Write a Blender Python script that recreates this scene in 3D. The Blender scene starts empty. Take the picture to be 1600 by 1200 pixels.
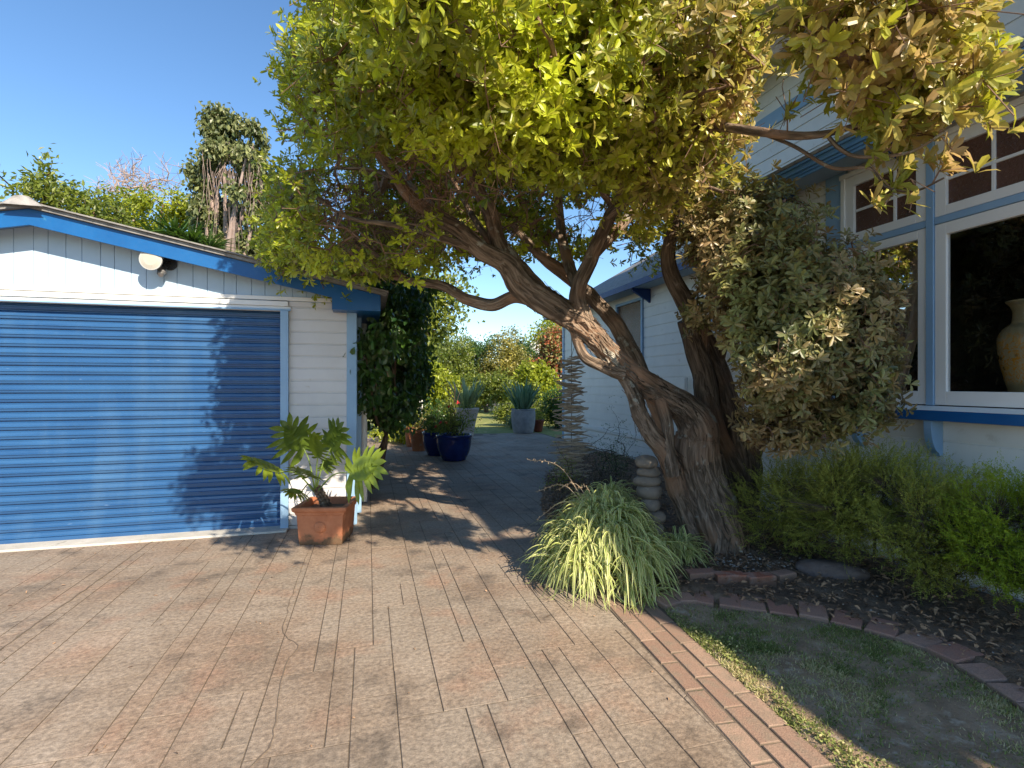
import bpy, math, random
import numpy as np
R = math.radians
rng = np.random.default_rng(11)
random.seed(11)
scene = bpy.context.scene
COL = scene.collection
# ------------------------------------------------------------------ camera frame
T = R(15.5); CT, ST = math.cos(T), math.sin(T); F = 810.0; H = 1.40
RIGHT = np.array([CT, -ST, 0.0]); FWD = np.array([ST, CT, 0.0]); UP = np.array([0, 0, 1.0]); EYE = np.array([0, 0, H])
def P(px, py, d):
    return EYE + RIGHT*((px-800)/F*d) + FWD*d + UP*((600-py)/F*d)
def G(px, py, z=0.0):
    d = F*(H-z)/(py-600.0)
    return P(px, py, d)
def proj(p):
    q = np.asarray(p) - EYE
    d = q@FWD
    return 800+F*(q@RIGHT)/d, 600-F*(q[..., 2])/d, d
SUNV = np.array([0.55, -1.35, 1.0]); SUNV /= np.linalg.norm(SUNV)
# ------------------------------------------------------------------ noise
def vnoise(p, seed=0):
    p = np.asarray(p, float); i = np.floor(p).astype(np.int64); f = p-i; f = f*f*(3-2*f)
    def h(a, b, c):
        n = (a*374761393 + b*668265263 + c*2147483647 + seed*974634777) & 0xffffffff
        n = ((n ^ (n >> 13))*1274126177) & 0xffffffff
        return ((n ^ (n >> 16)) & 0xffff)/65535.0
    x, y, z = i[..., 0], i[..., 1], i[..., 2]; r = 0
    for a in (0, 1):
        for b in (0, 1):
            for c in (0, 1):
                w = (f[..., 0] if a else 1-f[..., 0])*(f[..., 1] if b else 1-f[..., 1])*(f[..., 2] if c else 1-f[..., 2])
                r = r + w*h(x+a, y+b, z+c)
    return r
def fbm(p, seed=0, o=3):
    p = np.asarray(p, float); s = 0; a = .5
    for k in range(o):
        s = s + a*vnoise(p*2**k, seed+k); a *= .5
    return s/(1-.5**o)
def unit(v):
    v = np.asarray(v, float); return v/np.maximum(np.linalg.norm(v, axis=-1, keepdims=True), 1e-9)
# ------------------------------------------------------------------ mesh builder
LOC = {}
class MB:
    def __init__(s): s.v = []; s.f = []; s.n = 0; s.a = {}
    def add(s, verts, faces, **attr):
        verts = np.asarray(verts, float).reshape(-1, 3)
        s.v.append(verts)
        if isinstance(faces, np.ndarray):
            s.f.append(faces.astype(np.int64)+s.n)
        else:
            g = {}
            for q in faces: g.setdefault(len(q), []).append(q)
            for k, q in g.items(): s.f.append(np.array(q, np.int64)+s.n)
        for k, val in attr.items():
            s.a.setdefault(k, []).append((s.n, len(verts), np.asarray(val, float)))
        s.n += len(verts); return s
    def box(s, x0, x1, y0, y1, z0, z1):
        x0, x1 = sorted((x0, x1)); y0, y1 = sorted((y0, y1)); z0, z1 = sorted((z0, z1))
        v = [(x, y, z) for x in (x0, x1) for y in (y0, y1) for z in (z0, z1)]
        return s.add(v, [(0,1,3,2),(4,6,7,5),(0,4,5,1),(2,3,7,6),(0,2,6,4),(1,5,7,3)])
    def quad(s, a, b, c, d): return s.add([a, b, c, d], [(0,1,2,3)])
    def prism(s, poly, fn):
        """poly: 2D outline; fn(u,v,w) -> 3D for w in 0,1"""
        n = len(poly)
        v = [fn(u, w_, 0) for u, w_ in poly]+[fn(u, w_, 1) for u, w_ in poly]
        return s.add(v, [tuple(range(n))[::-1], tuple(range(n, 2*n))]+[(i, (i+1) % n, (i+1) % n+n, i+n) for i in range(n)])
    def tube(s, pts, rad, sides=8, cap=True, **kw):
        pts = np.asarray(pts, float); n = len(pts); rad = np.broadcast_to(np.asarray(rad, float), (n,))
        t = np.gradient(pts, axis=0); t = unit(t)
        ref = np.array([0.3, 0.2, 1.0]) if abs(t[0][2]) < .9 else np.array([1.0, .2, 0])
        u = np.zeros_like(pts); a = unit(np.cross(t[0], ref)); u[0] = a
        for i in range(1, n):
            a = a - t[i]*(a@t[i]); a = unit(a); u[i] = a
        w = np.cross(t, u)
        th = np.arange(sides)/sides*2*math.pi
        r = rad[:, None]*np.ones(sides)
        sl = np.concatenate([[0], np.cumsum(np.linalg.norm(np.diff(pts, axis=0), axis=1))])
        if 'bark' in kw:
            amp, sd = kw['bark']
            tw = th[None, :]+sl[:, None]*0.9
            q = np.stack([np.cos(tw)*1.1+5, np.sin(tw)*1.1+5, np.broadcast_to(sl[:, None]*1.2, tw.shape)], -1)
            q2 = np.stack([np.cos(tw)*3.2+5, np.sin(tw)*3.2+5, np.broadcast_to(sl[:, None]*2.6, tw.shape)], -1)
            q3 = np.stack([np.cos(tw)*8+9, np.sin(tw)*8+9, np.broadcast_to(sl[:, None]*5, tw.shape)], -1)
            rid = 1-np.abs(2*vnoise(q2, sd+3)-1)*2
            r = r*(1+amp*(1.2*(fbm(q, sd, 2)-.5)*2+.55*rid*.5+.5*(vnoise(q3, sd+9)-.5)))
        v = pts[:, None]+r[..., None]*(np.cos(th)[None, :, None]*u[:, None]+np.sin(th)[None, :, None]*w[:, None])
        i = np.arange(n-1)[:, None]*sides; j = np.arange(sides)[None, :]; k = (j+1) % sides
        f = np.stack([i+j, i+k, i+sides+k, i+sides+j], -1).reshape(-1, 4)
        at = {}
        if kw.get('co'):
            at['co'] = np.stack([np.broadcast_to(np.cos(th), (n, sides))*rad[:, None]*1.0, np.broadcast_to(np.sin(th), (n, sides))*rad[:, None], np.broadcast_to(sl[:, None], (n, sides))], -1).reshape(-1, 3)+kw['co']
        s.add(v.reshape(-1, 3), f, **at)
        if cap:
            s.add(v[-1], [tuple(range(sides))], **({'co': at['co'][-sides:]} if at else {})); s.add(v[0], [tuple(range(sides))[::-1]], **({'co': at['co'][:sides]} if at else {}))
        return s
    def lathe(s, prof, c, sides=40, sq=0):
        prof = np.asarray(prof, float); n = len(prof); th = np.arange(sides)/sides*2*math.pi
        v = np.stack([c[0]+prof[:, :1]*np.cos(th), c[1]+prof[:, :1]*np.sin(th), c[2]+np.broadcast_to(prof[:, 1:2], (n, sides))], -1)
        i = np.arange(n-1)[:, None]*sides; j = np.arange(sides)[None, :]; k = (j+1) % sides
        return s.add(v.reshape(-1, 3), np.stack([i+j, i+k, i+sides+k, i+sides+j], -1).reshape(-1, 4))
    def build(s, name, mat, parent=None, smooth=False, bevel=0):
        v = np.concatenate(s.v); root = parent
        while root is not None and root.parent is not None: root = root.parent
        off = np.array(LOC.get(root.name, (0, 0, 0))) if root is not None else np.zeros(3)
        me = bpy.data.meshes.new(name)
        cnt = np.concatenate([np.full(len(f), f.shape[1]) for f in s.f]); idx = np.concatenate([f.reshape(-1) for f in s.f])
        me.vertices.add(len(v)); me.vertices.foreach_set('co', (v-off).astype(np.float32).ravel())
        me.loops.add(len(idx)); me.loops.foreach_set('vertex_index', idx.astype(np.int32))
        me.polygons.add(len(cnt)); me.polygons.foreach_set('loop_start', (np.cumsum(cnt)-cnt).astype(np.int32))
        me.update(calc_edges=True); me.validate()
        for k, parts in s.a.items():
            dim = parts[0][2].ndim
            if dim == 1:
                arr = np.zeros(len(v), np.float32)
                for a, n, val in parts: arr[a:a+n] = val
                me.attributes.new(k, 'FLOAT', 'POINT').data.foreach_set('value', arr)
            else:
                arr = np.zeros((len(v), 3), np.float32)
                for a, n, val in parts: arr[a:a+n] = val
                me.attributes.new(k, 'FLOAT_VECTOR', 'POINT').data.foreach_set('vector', arr.ravel())
        me.polygons.foreach_set('use_smooth', np.full(len(me.polygons), bool(smooth)))
        me.materials.append(mat)
        o = bpy.data.objects.new(name, me); COL.objects.link(o)
        if parent is not None: o.parent = parent
        if bevel:
            b = o.modifiers.new('bevel', 'BEVEL'); b.width = bevel; b.segments = 2; b.limit_method = 'ANGLE'
        return o
def tag(o, label=None, cat=None, group=None, kind=None):
    if label: o['label'] = label
    if cat: o['category'] = cat
    if group: o['group'] = group
    if kind: o['kind'] = kind
    return o
def thing(name, loc, label, cat, group=None):
    o = bpy.data.objects.new(name, None); COL.objects.link(o); o.location = tuple(float(c) for c in loc); o.empty_display_size = .2
    LOC[o.name] = tuple(float(c) for c in loc)
    return tag(o, label, cat, group)
def single(name, mb, mat, label, cat, group=None, **k):
    return tag(mb.build(name, mat, None, **k), label, cat, group)
def struct(name, mb, mat, **k): return tag(mb.build(name, mat, None, **k), kind='structure')
def dup(o, parent=None):
    c = o.copy(); COL.objects.link(c); c.parent = parent
    for ch in o.children: dup(ch, c)
    return c
def smooth_path(pts, step=.05):
    pts = np.asarray(pts, float); n = len(pts)
    ext = np.vstack([2*pts[0]-pts[1], pts, 2*pts[-1]-pts[-2]]); out = []
    for i in range(n-1):
        p0, p1, p2, p3 = ext[i:i+4]
        m = max(2, int(np.linalg.norm((p2-p1)[:3])/step)+1)
        t = np.arange(m)[:, None]/m
        out.append(.5*((2*p1)+(-p0+p2)*t+(2*p0-5*p1+4*p2-p3)*t*t+(-p0+3*p1-3*p2+p3)*t**3))
    out.append(pts[-1:]); return np.vstack(out)
# ------------------------------------------------------------------ node helper
class NT:
    def __init__(s, m): s.t = m.node_tree; s.t.nodes.clear()
    def n(s, typ, _p=None, **inp):
        nd = s.t.nodes.new('ShaderNode'+typ)
        for k, v in (_p or {}).items(): setattr(nd, k, v)
        for k, v in inp.items():
            k2 = k.replace('_', ' ') if not k.startswith('i') or not k[1:].isdigit() else int(k[1:])
            sock = nd.inputs[k2]
            if isinstance(v, tuple) and len(v) == 2 and hasattr(v[0], 'outputs'): s.t.links.new(v[0].outputs[v[1]], sock)
            elif hasattr(v, 'outputs'): s.t.links.new(v.outputs[0], sock)
            else: sock.default_value = v
        return nd
    def ramp(s, fac, stops, interp='LINEAR'):
        nd = s.n('ValToRGB', Fac=fac); cr = nd.color_ramp; cr.interpolation = interp
        while len(cr.elements) < len(stops): cr.elements.new(.5)
        for e, (p, c) in zip(cr.elements, stops):
            e.position = p; e.color = tuple(c)+(1,) if len(c) == 3 else c
        return nd
    def mix(s, fac, a, b, mode='MIX'):
        nd = s.n('Mix', {'data_type': 'RGBA', 'blend_type': mode})
        for i, v in ((0, fac), (6, a), (7, b)):
            if isinstance(v, tuple) and len(v) == 2 and hasattr(v[0], 'outputs'): s.t.links.new(v[0].outputs[v[1]], nd.inputs[i])
            elif hasattr(v, 'outputs'): s.t.links.new(v.outputs[2 if v.bl_idname == 'ShaderNodeMix' else 0], nd.inputs[i])
            else: nd.inputs[i].default_value = v if i == 0 else tuple(v)+(1,)
        return (nd, 2)
    def math(s, op, a, b=0.0, clamp=False):
        return s.n('Math', {'operation': op, 'use_clamp': clamp}, i0=a, i1=b)
    def out(s, sh): o = s.n('OutputMaterial'); s.t.links.new(sh.outputs[0], o.inputs[0]); return o
def newmat(name):
    m = bpy.data.materials.new(name); m.use_nodes = True; return m, NT(m)
def noisy(name, c1, c2, scale=4, rough=.7, bump=.2, bscale=40, detail=6, stretch=None, c3=None, c3t=.62, spec=.4, metallic=0, dist=.004, bd=None):
    m, t = newmat(name)
    co = t.n('TexCoord'); src = (co, 3)
    if stretch: src = (t.n('Mapping', Vector=src, Scale=stretch), 0)
    nz = t.n('TexNoise', Vector=src, Scale=scale, Detail=detail, Roughness=.6)
    col = (t.ramp((nz, 0), [(.3, c1), (.7, c2)]), 0)
    if c3:
        n2 = t.n('TexNoise', Vector=src, Scale=scale*2.3, Detail=8, Roughness=.65)
        fac = t.ramp((n2, 0), [(c3t-.04, (0,0,0)), (c3t+.05, (1,1,1))])
        col = t.mix((fac, 0), col, c3)
    nb = t.n('TexNoise', Vector=src, Scale=bscale, Detail=5, Roughness=.65)
    bp = t.n('Bump', Strength=bump, Distance=dist, Height=(nb, 0))
    rr = t.n('MapRange', Value=(nb, 0), i1=.3, i2=.7, i3=max(rough-.12, .02), i4=min(rough+.12, 1))
    b = t.n('BsdfPrincipled', Base_Color=col, Roughness=rr, Normal=bp, Metallic=metallic)
    b.inputs['Specular IOR Level'].default_value = spec
    t.out(b); return m
def leafmat(name, dark, light, trans, under=None, tw=.45, rough=.42, dry=None, spec=.5):
    """two-sided leaf: attribute rnd (per leaf) picks its colour, attribute dry browns it"""
    m, t = newmat(name)
    a = t.n('Attribute', {'attribute_name': 'rnd'})
    top = (t.ramp((a, 2), [(0, dark), (.75, light), (1, tuple(min(1, c*1.35) for c in light))]), 0)
    tr = t.mix((a, 2), tuple(c*.75 for c in trans), trans)
    if dry:
        d = t.n('Attribute', {'attribute_name': 'dry'})
        top = t.mix((d, 2), top, dry); tr = t.mix((d, 2), tr, tuple(min(1, c*1.7) for c in dry))
    if under:
        g = t.n('NewGeometry')
        base = t.mix((g, 6), top, under)
    else: base = top
    b = t.n('BsdfPrincipled', Base_Color=base, Roughness=rough); b.inputs['Specular IOR Level'].default_value = spec
    tl = t.n('BsdfTranslucent', Color=tr)
    t.out(t.n('MixShader', Fac=tw, i1=b, i2=tl)); return m
# ------------------------------------------------------------------ leaves
def leaves(mb, base, dr, nr, ln, wd, curl=.15, fold=.25, rnd=None, dry=None, simple=False):
    """obovate leaves: base points, directions, upper-side normals, lengths, widths"""
    base = np.asarray(base); n = len(base)
    if n == 0: return
    dr = unit(dr); nr = unit(nr-dr*np.sum(nr*dr, -1, keepdims=True)); sd = np.cross(dr, nr)
    L = np.broadcast_to(ln, (n,))[:, None]; W = np.broadcast_to(wd, (n,))[:, None]*.5
    if rnd is None: rnd = rng.random(n)
    if simple:
        v = np.stack([base, base+dr*L*.5+sd*W+nr*L*.03, base+dr*L-nr*L*curl, base+dr*L*.5-sd*W+nr*L*.03], 1)
        f = np.arange(n)[:, None]*4+np.array([0, 1, 2, 3]); k = 4
    else:
        def m(t, c): return base+dr*L*t-nr*L*c
        m0, m1, m2, m3 = m(0, 0), m(.42, curl*.1), m(.80, curl*.5), m(1, curl)
        up = nr*W*fold
        l1, r1 = m1+sd*W*.80+up, m1-sd*W*.80+up; l2, r2 = m2+sd*W*.92+up, m2-sd*W*.92+up
        v = np.stack([m0, m1, m2, m3, l1, l2, r1, r2], 1); k = 8
        b = np.arange(n)[:, None]*8
        q = np.concatenate([b+np.array([1, 4, 5, 2]), b+np.array([1, 2, 7, 6])])
        t3 = np.concatenate([b+np.array([0, 4, 1]), b+np.array([2, 5, 3]), b+np.array([0, 1, 6]), b+np.array([2, 3, 7])])
    at = {'rnd': np.repeat(rnd, k)}
    if dry is not None: at['dry'] = np.repeat(np.broadcast_to(dry, (n,)), k)
    if simple: mb.add(v.reshape(-1, 3), f, **at)
    else:
        n0 = mb.n; mb.add(v.reshape(-1, 3), q, **at); mb.f.append(t3+n0)
def rand_unit(n): return unit(rng.normal(size=(n, 3)))
def whorls(mb, c, ax, k=8, ln=.08, wd=.032, spread=(35, 80), rnd=None, dry=None, jit=.35):
    """rosettes of leaves round each twig end"""
    n = len(c); ax = unit(ax); ref = rand_unit(n); u = unit(np.cross(ax, ref)); w = np.cross(ax, u)
    B, D, Nn, Ls, Rn, Dy = [], [], [], [], [], []
    r0 = rng.random(n) if rnd is None else rnd
    for j in range(k):
        th = (j/k*2*math.pi+rng.random(n)*1.0)[:, None]; sp = np.radians(rng.uniform(*spread, n))[:, None]
        rad = np.cos(th)*u+np.sin(th)*w
        d = np.cos(sp)*ax+np.sin(sp)*rad+rng.normal(size=(n, 3))*.10
        B.append(c+ax*rng.uniform(-.02, .006, n)[:, None]); D.append(d); Nn.append(np.sin(sp)*ax-np.cos(sp)*rad)
        Ls.append(ln*rng.uniform(.5, 1.25, n)); Rn.append(np.clip(r0+rng.normal(size=n)*.14, 0, 1))
        if dry is not None: Dy.append(np.clip(dry+rng.normal(size=n)*.18, 0, 1))
    L = np.concatenate(Ls)
    leaves(mb, np.concatenate(B), np.concatenate(D), np.concatenate(Nn), L, L*wd/np.mean(ln)*rng.uniform(.8, 1.25, len(L)), rnd=np.concatenate(Rn), dry=np.concatenate(Dy) if dry is not None else None, curl=rng.uniform(-.05, .35, (len(L), 1)))
def inpoly(x, y, poly):
    poly = np.asarray(poly, float); c = np.zeros(np.shape(x), bool); j = len(poly)-1
    for i in range(len(poly)):
        xi, yi = poly[i]; xj, yj = poly[j]
        c ^= ((yi > y) != (yj > y)) & (x < (xj-xi)*(y-yi)/(yj-yi+1e-12)+xi); j = i
    return c
def polydist(x, y, poly):
    poly = np.asarray(poly, float); d = np.full(np.shape(x), 1e9)
    for i in range(len(poly)):
        a = poly[i-1]; b = poly[i]; ab = b-a; t = np.clip(((x-a[0])*ab[0]+(y-a[1])*ab[1])/(ab@ab+1e-12), 0, 1)
        d = np.minimum(d, np.hypot(x-a[0]-t*ab[0], y-a[1]-t*ab[1]))
    return d
# ------------------------------------------------------------------ twig growth
def grow(nodes, targets, step=.11, wob=.05, up=0.0):
    """join every target to the nearest existing node; returns node positions, parents, load"""
    pos = [np.asarray(p) for p in nodes]; par = list(range(-1, len(pos)-1)); par = [-2]*len(pos)
    A = np.zeros((len(pos)+len(targets)*14+10, 3)); A[:len(pos)] = pos; n = len(pos)
    d0 = np.array([np.min(np.linalg.norm(A[:n]-t, axis=1)) for t in targets]); order = np.argsort(d0)
    ends = []
    for ti in order:
        t = targets[ti]; dd = np.linalg.norm(A[:n]-t, axis=1); i = int(np.argmin(dd)); L = dd[i]
        m = max(1, min(13, int(L/step))); a = A[i].copy(); prev = i
        side = rand_unit(1)[0]*wob*L*2.2
        for k in range(1, m+1):
            s = k/m; q = a+(t-a)*s+side*math.sin(math.pi*s)+rng.normal(size=3)*.008+np.array([0, 0, up*L])*s*(1-s)
            if n >= len(A): A = np.vstack([A, np.zeros((5000, 3))])
            A[n] = q; par.append(prev); prev = n; n += 1
        ends.append(prev)
    load = np.zeros(n); 
    for e in ends: load[e] += 1
    for i in range(n-1, -1, -1):
        if par[i] >= 0: load[par[i]] += load[i]
    return A[:n], par, load, ends
def twig_mesh(mb, A, par, load, base, r0=.0028, pw=.45, sides=5, rmax=.05):
    """one tapering strip of tube per edge of the twig graph"""
    par = np.array(par); idx = np.where(par >= 0)[0]
    r = np.minimum(r0*np.maximum(load, 1)**pw, rmax)
    a = A[par[idx]]; b = A[idx]; rb = r[idx]; ra = np.where(par[idx] < base, np.minimum(r[idx]*1.25, rmax), np.minimum(r[par[idx]], r[idx]*1.35))
    t = unit(b-a); ref = np.where(np.abs(t[:, 2:3]) < .9, np.array([[0, 0, 1.0]]), np.array([[1.0, 0, 0]]))
    u = unit(np.cross(t, ref)); w = np.cross(t, u); th = np.arange(sides)/sides*2*math.pi
    ring = np.cos(th)[None, :, None]*u[:, None]+np.sin(th)[None, :, None]*w[:, None]
    v = np.concatenate([(a-t*ra[:, None]*.5)[:, None]+ring*ra[:, None, None], (b+t*rb[:, None]*.5)[:, None]+ring*rb[:, None, None]], 1)
    k = np.arange(sides); k2 = (k+1) % sides
    f = (np.arange(len(idx))[:, None, None]*(2*sides)+np.stack([k, k2, k2+sides, k+sides], -1)[None]).reshape(-1, 4)
    co = np.concatenate([a, b], 1).reshape(-1, 2, 3).repeat(sides, 1)
    mb.add(v.reshape(-1, 3), f, co=co.reshape(-1, 3))
EXPO = 1.0
# ================================================================== world, sun, camera
w = bpy.data.worlds.new('World'); scene.world = w; w.use_nodes = True
wt = w.node_tree; wt.nodes.clear()
sky = wt.nodes.new('ShaderNodeTexSky'); sky.sky_type = 'NISHITA'; sky.sun_disc = False
elev = math.asin(SUNV[2]); sky.sun_elevation = elev; sky.sun_rotation = math.atan2(SUNV[0], SUNV[1])
sky.air_density = 1.0; sky.dust_density = .15; sky.ozone_density = 2.4; sky.altitude = 50
hsv = wt.nodes.new('ShaderNodeHueSaturation'); hsv.inputs['Saturation'].default_value = 1.14
bg = wt.nodes.new('ShaderNodeBackground'); bg.inputs[1].default_value = .115
wo = wt.nodes.new('ShaderNodeOutputWorld')
wt.links.new(sky.outputs[0], hsv.inputs['Color']); wt.links.new(hsv.outputs[0], bg.inputs[0]); wt.links.new(bg.outputs[0], wo.inputs[0])
sd = bpy.data.lights.new('sun', 'SUN'); sd.energy = 4.7; sd.angle = R(.53); sd.color = (1, .86, .68)
so = bpy.data.objects.new('sun', sd); COL.objects.link(so)
from mathutils import Vector
so.rotation_euler = Vector(tuple(SUNV)).to_track_quat('Z', 'Y').to_euler(); so.location = (4, -8, 9)
cd = bpy.data.cameras.new('camera'); cam = bpy.data.objects.new('camera', cd); COL.objects.link(cam)
cam.location = tuple(EYE); cam.rotation_euler = (R(90), 0, -T)
cd.sensor_width = 36; cd.lens = 36*F/1600; cd.clip_start = .05; cd.clip_end = 2000
scene.camera = cam
vs = scene.view_settings; vs.view_transform = 'Standard'; vs.look = 'None'; vs.exposure = EXPO; vs.gamma = 1; vs.use_curve_mapping = False
scene.cycles.use_denoising = True; scene.cycles.max_bounces = 8; scene.cycles.transparent_max_bounces = 12
scene.cycles.sample_clamp_indirect = 6
# ================================================================== materials
M = {}
WB = (.80, .79, .76)
M['white'] = noisy('white_paint', (.74, .735, .71), (.84, .83, .80), 2.5, .45, .12, 60, c3=(.66, .64, .60), c3t=.66, dist=.002)
M['trim_white'] = noisy('trim_paint', (.76, .755, .73), (.82, .81, .78), 3, .4, .1, 60, dist=.002)
M['pale_blue'] = noisy('pale_blue_paint', (.23, .38, .56), (.29, .45, .63), 3, .42, .1, 60, dist=.002)
M['gable_blue'] = noisy('gable_paint', (.38, .50, .61), (.45, .57, .68), 3, .5, .1, 60, dist=.002)
M['blue'] = noisy('blue_paint', (.006, .085, .27), (.010, .115, .33), 3, .38, .15, 40, c3=(.04, .18, .33), c3t=.7, dist=.002)
M['dark_blue'] = noisy('dark_blue_paint', (.008, .035, .14), (.012, .05, .19), 3, .4, .1, 40)
M['eave_blue'] = noisy('eave_paint', (.10, .25, .47), (.15, .32, .55), 3, .4, .1, 40)
M['roof'] = noisy('roofing', (.16, .155, .15), (.3, .29, .27), 14, .85, .6, 120, c3=(.1, .1, .09))
M['concrete'] = noisy('concrete', (.42, .41, .37), (.56, .54, .49), 5, .85, .4, 150, c3=(.3, .29, .25), c3t=.64)
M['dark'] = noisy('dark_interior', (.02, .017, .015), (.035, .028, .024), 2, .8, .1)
M['soil'] = noisy('soil', (.13, .09, .06), (.30, .215, .15), 9, .95, 1.0, 90, c3=(.11, .08, .055), c3t=.62, dist=.02)
M['rock'] = noisy('rock', (.10, .075, .065), (.21, .165, .15), 9, .85, .8, 60, c3=(.34, .32, .3), c3t=.66, dist=.008)
M['stone'] = noisy('river_stone', (.11, .095, .075), (.21, .18, .145), 10, .7, .5, 70, c3=(.30, .28, .24), c3t=.66, dist=.004)
M['metal'] = noisy('grey_metal', (.3, .3, .3), (.4, .4, .4), 5, .35, .1, metallic=.8)
M['black'] = noisy('black_plastic', (.015, .015, .015), (.03, .03, .03), 5, .4, .1)
M['terracotta'] = noisy('terracotta', (.32, .115, .05), (.46, .18, .085), 5, .8, .3, 60, c3=(.36, .26, .17), c3t=.6)
M['blue_glaze'] = noisy('blue_glaze', (.004, .012, .085), (.008, .025, .15), 6, .14, .05, 30, spec=.6)
M['pot_grey'] = noisy('pot_cement', (.19, .2, .22), (.3, .31, .33), 8, .8, .3, 70)
M['pot_pale'] = noisy('pot_limewash', (.4, .35, .31), (.55, .48, .42), 8, .8, .3, 70)
M['drift'] = noisy('driftwood', (.32, .25, .18), (.62, .52, .41), 14, .9, .5, 60, stretch=(1, 1, 1))
M['string'] = noisy('string', (.1, .09, .08), (.2, .18, .15), 20, .9)
M['curtain'] = noisy('curtain_cloth', (.52, .38, .27), (.66, .50, .37), 3, .9, .3, 200, stretch=(1, 1, .2))
M['path_gravel'] = noisy('dry_earth', (.3, .2, .15), (.42, .3, .23), 6, .95, .5, 60)
M['far_roof'] = noisy('tile_roof', (.11, .09, .10), (.18, .15, .16), 5, .8, .3)
def bark_mat(name, c1, c2, lich=(.42, .42, .36), lt=.62, s=1.0):
    m, t = newmat(name)
    a = t.n('Attribute', {'attribute_name': 'co'})
    mp = t.n('Mapping', Vector=(a, 1), Scale=(40*s, 40*s, 5*s))
    n1 = t.n('TexNoise', Vector=mp, Scale=1.0, Detail=8, Roughness=.62)
    n1.inputs['Distortion'].default_value = .6
    n2 = t.n('TexNoise', Vector=(a, 1), Scale=7, Detail=6, Roughness=.65)
    n3 = t.n('TexNoise', Vector=(a, 1), Scale=2.2, Detail=3)
    col = t.ramp((n1, 0), [(.28, tuple(c*.35 for c in c1)), (.45, c1), (.62, c2), (.8, tuple(c*1.25 for c in c2))])
    red = t.mix((t.ramp((n3, 0), [(.5, (0, 0, 0)), (.68, (1, 1, 1))]), 0), (col, 0), (c2[0]*1.05, c2[1]*.84, c2[2]*.72))
    lf = t.ramp((n2, 0), [(lt, (0, 0, 0)), (lt+.05, (.8, .8, .8))])
    c = t.mix((lf, 0), red, lich)
    hh = t.math('ADD', (n1, 0), t.math('MULTIPLY', (n2, 0), .35))
    bp = t.n('Bump', Strength=1.0, Distance=.038, Height=hh)
    b = t.n('BsdfPrincipled', Base_Color=c, Roughness=.88, Normal=bp); b.inputs['Specular IOR Level'].default_value = .25
    t.out(b); return m
M['bark'] = bark_mat('shaggy_bark', (.145, .105, .075), (.36, .27, .20), lt=.60)
M['bark2'] = bark_mat('brown_bark', (.10, .072, .05), (.24, .175, .125), lt=.68)
M['twig'] = noisy('twig_bark', (.15, .085, .055), (.27, .175, .12), 9, .85, .3, 80, c3=(.35, .27, .2), c3t=.66)
M['twig_dark'] = noisy('twig_dark', (.05, .035, .025), (.1, .075, .055), 9, .85, .3, 80)
M['twig_pale'] = noisy('twig_pale', (.26, .19, .16), (.4, .31, .27), 9, .85, .3, 80)
M['leaf_main'] = leafmat('evergreen_leaf', (.045, .09, .012), (.42, .49, .028), (.74, .76, .035), under=(.24, .29, .05), dry=(.44, .30, .13), tw=.36, rough=.36)
M['leaf_rhodo'] = leafmat('olive_leaf', (.07, .095, .035), (.27, .28, .085), (.32, .32, .05), under=(.27, .20, .10), dry=(.37, .25, .12), tw=.22, rough=.42)
M['leaf_dark'] = leafmat('dark_leaf', (.015, .05, .014), (.06, .13, .022), (.12, .25, .02), under=(.06, .1, .03), tw=.25, rough=.3)
M['leaf_far'] = leafmat('mixed_leaf', (.045, .085, .02), (.2, .24, .035), (.35, .42, .04), tw=.35)
M['leaf_yellow'] = leafmat('yellow_leaf', (.14, .2, .02), (.36, .4, .03), (.5, .55, .03), tw=.4)
M['leaf_red'] = leafmat('reddish_leaf', (.09, .13, .03), (.34, .28, .12), (.4, .4, .06), tw=.35, dry=(.42, .13, .06))
M['leaf_olive'] = leafmat('weeping_leaf', (.055, .085, .028), (.22, .24, .09), (.26, .28, .07), tw=.25)
M['leaf_blue'] = leafmat('blue_green_leaf', (.06, .14, .08), (.2, .32, .2), (.15, .3, .12), tw=.2)
M['leaf_pale'] = leafmat('pale_sword_leaf', (.22, .3, .14), (.42, .5, .28), (.3, .4, .12), tw=.25)
M['leaf_cole'] = leafmat('feathery_leaf', (.13, .165, .035), (.42, .44, .08), (.55, .56, .06), tw=.35, rough=.55)
M['leaf_cole_bright'] = leafmat('lime_feathery_leaf', (.10, .17, .012), (.32, .42, .03), (.5, .6, .03), tw=.42, rough=.55)
M['leaf_philo'] = leafmat('lobed_leaf', (.03, .07, .012), (.19, .26, .03), (.42, .50, .03), tw=.38, rough=.3)
M['leaf_purple'] = leafmat('dusky_leaf', (.07, .06, .045), (.19, .15, .12), (.2, .16, .08), tw=.2)
M['stem_green'] = noisy('green_stem', (.10, .16, .03), (.17, .24, .05), 6, .5)
M['flower'] = noisy('red_petal', (.5, .02, .03), (.62, .05, .05), 5, .6)
M['litter'] = leafmat('leaf_litter', (.11, .06, .035), (.42, .26, .15), (.1, .06, .03), tw=.1, rough=.8)
M['pebble'] = noisy('pale_pebble', (.22, .2, .17), (.42, .38, .33), 5, .8)
def grass_mat(name, dark, light, straw):
    m, t = newmat(name)
    a = t.n('Attribute', {'attribute_name': 'rnd'})
    c = t.ramp((a, 2), [(0, dark), (.55, light), (.72, tuple((x+y)/2 for x, y in zip(light, straw))), (1, straw)])
    b = t.n('BsdfPrincipled', Base_Color=c, Roughness=.6); tl = t.n('BsdfTranslucent', Color=c)
    t.out(t.n('MixShader', Fac=.35, i1=b, i2=tl)); return m
M['grass'] = grass_mat('lawn_grass', (.11, .15, .035), (.32, .37, .10), (.68, .57, .33))
M['grass_far'] = noisy('far_grass', (.14, .17, .04), (.30, .30, .09), 1.5, .9, .6, 60, c3=(.42, .36, .16), c3t=.6)
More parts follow.
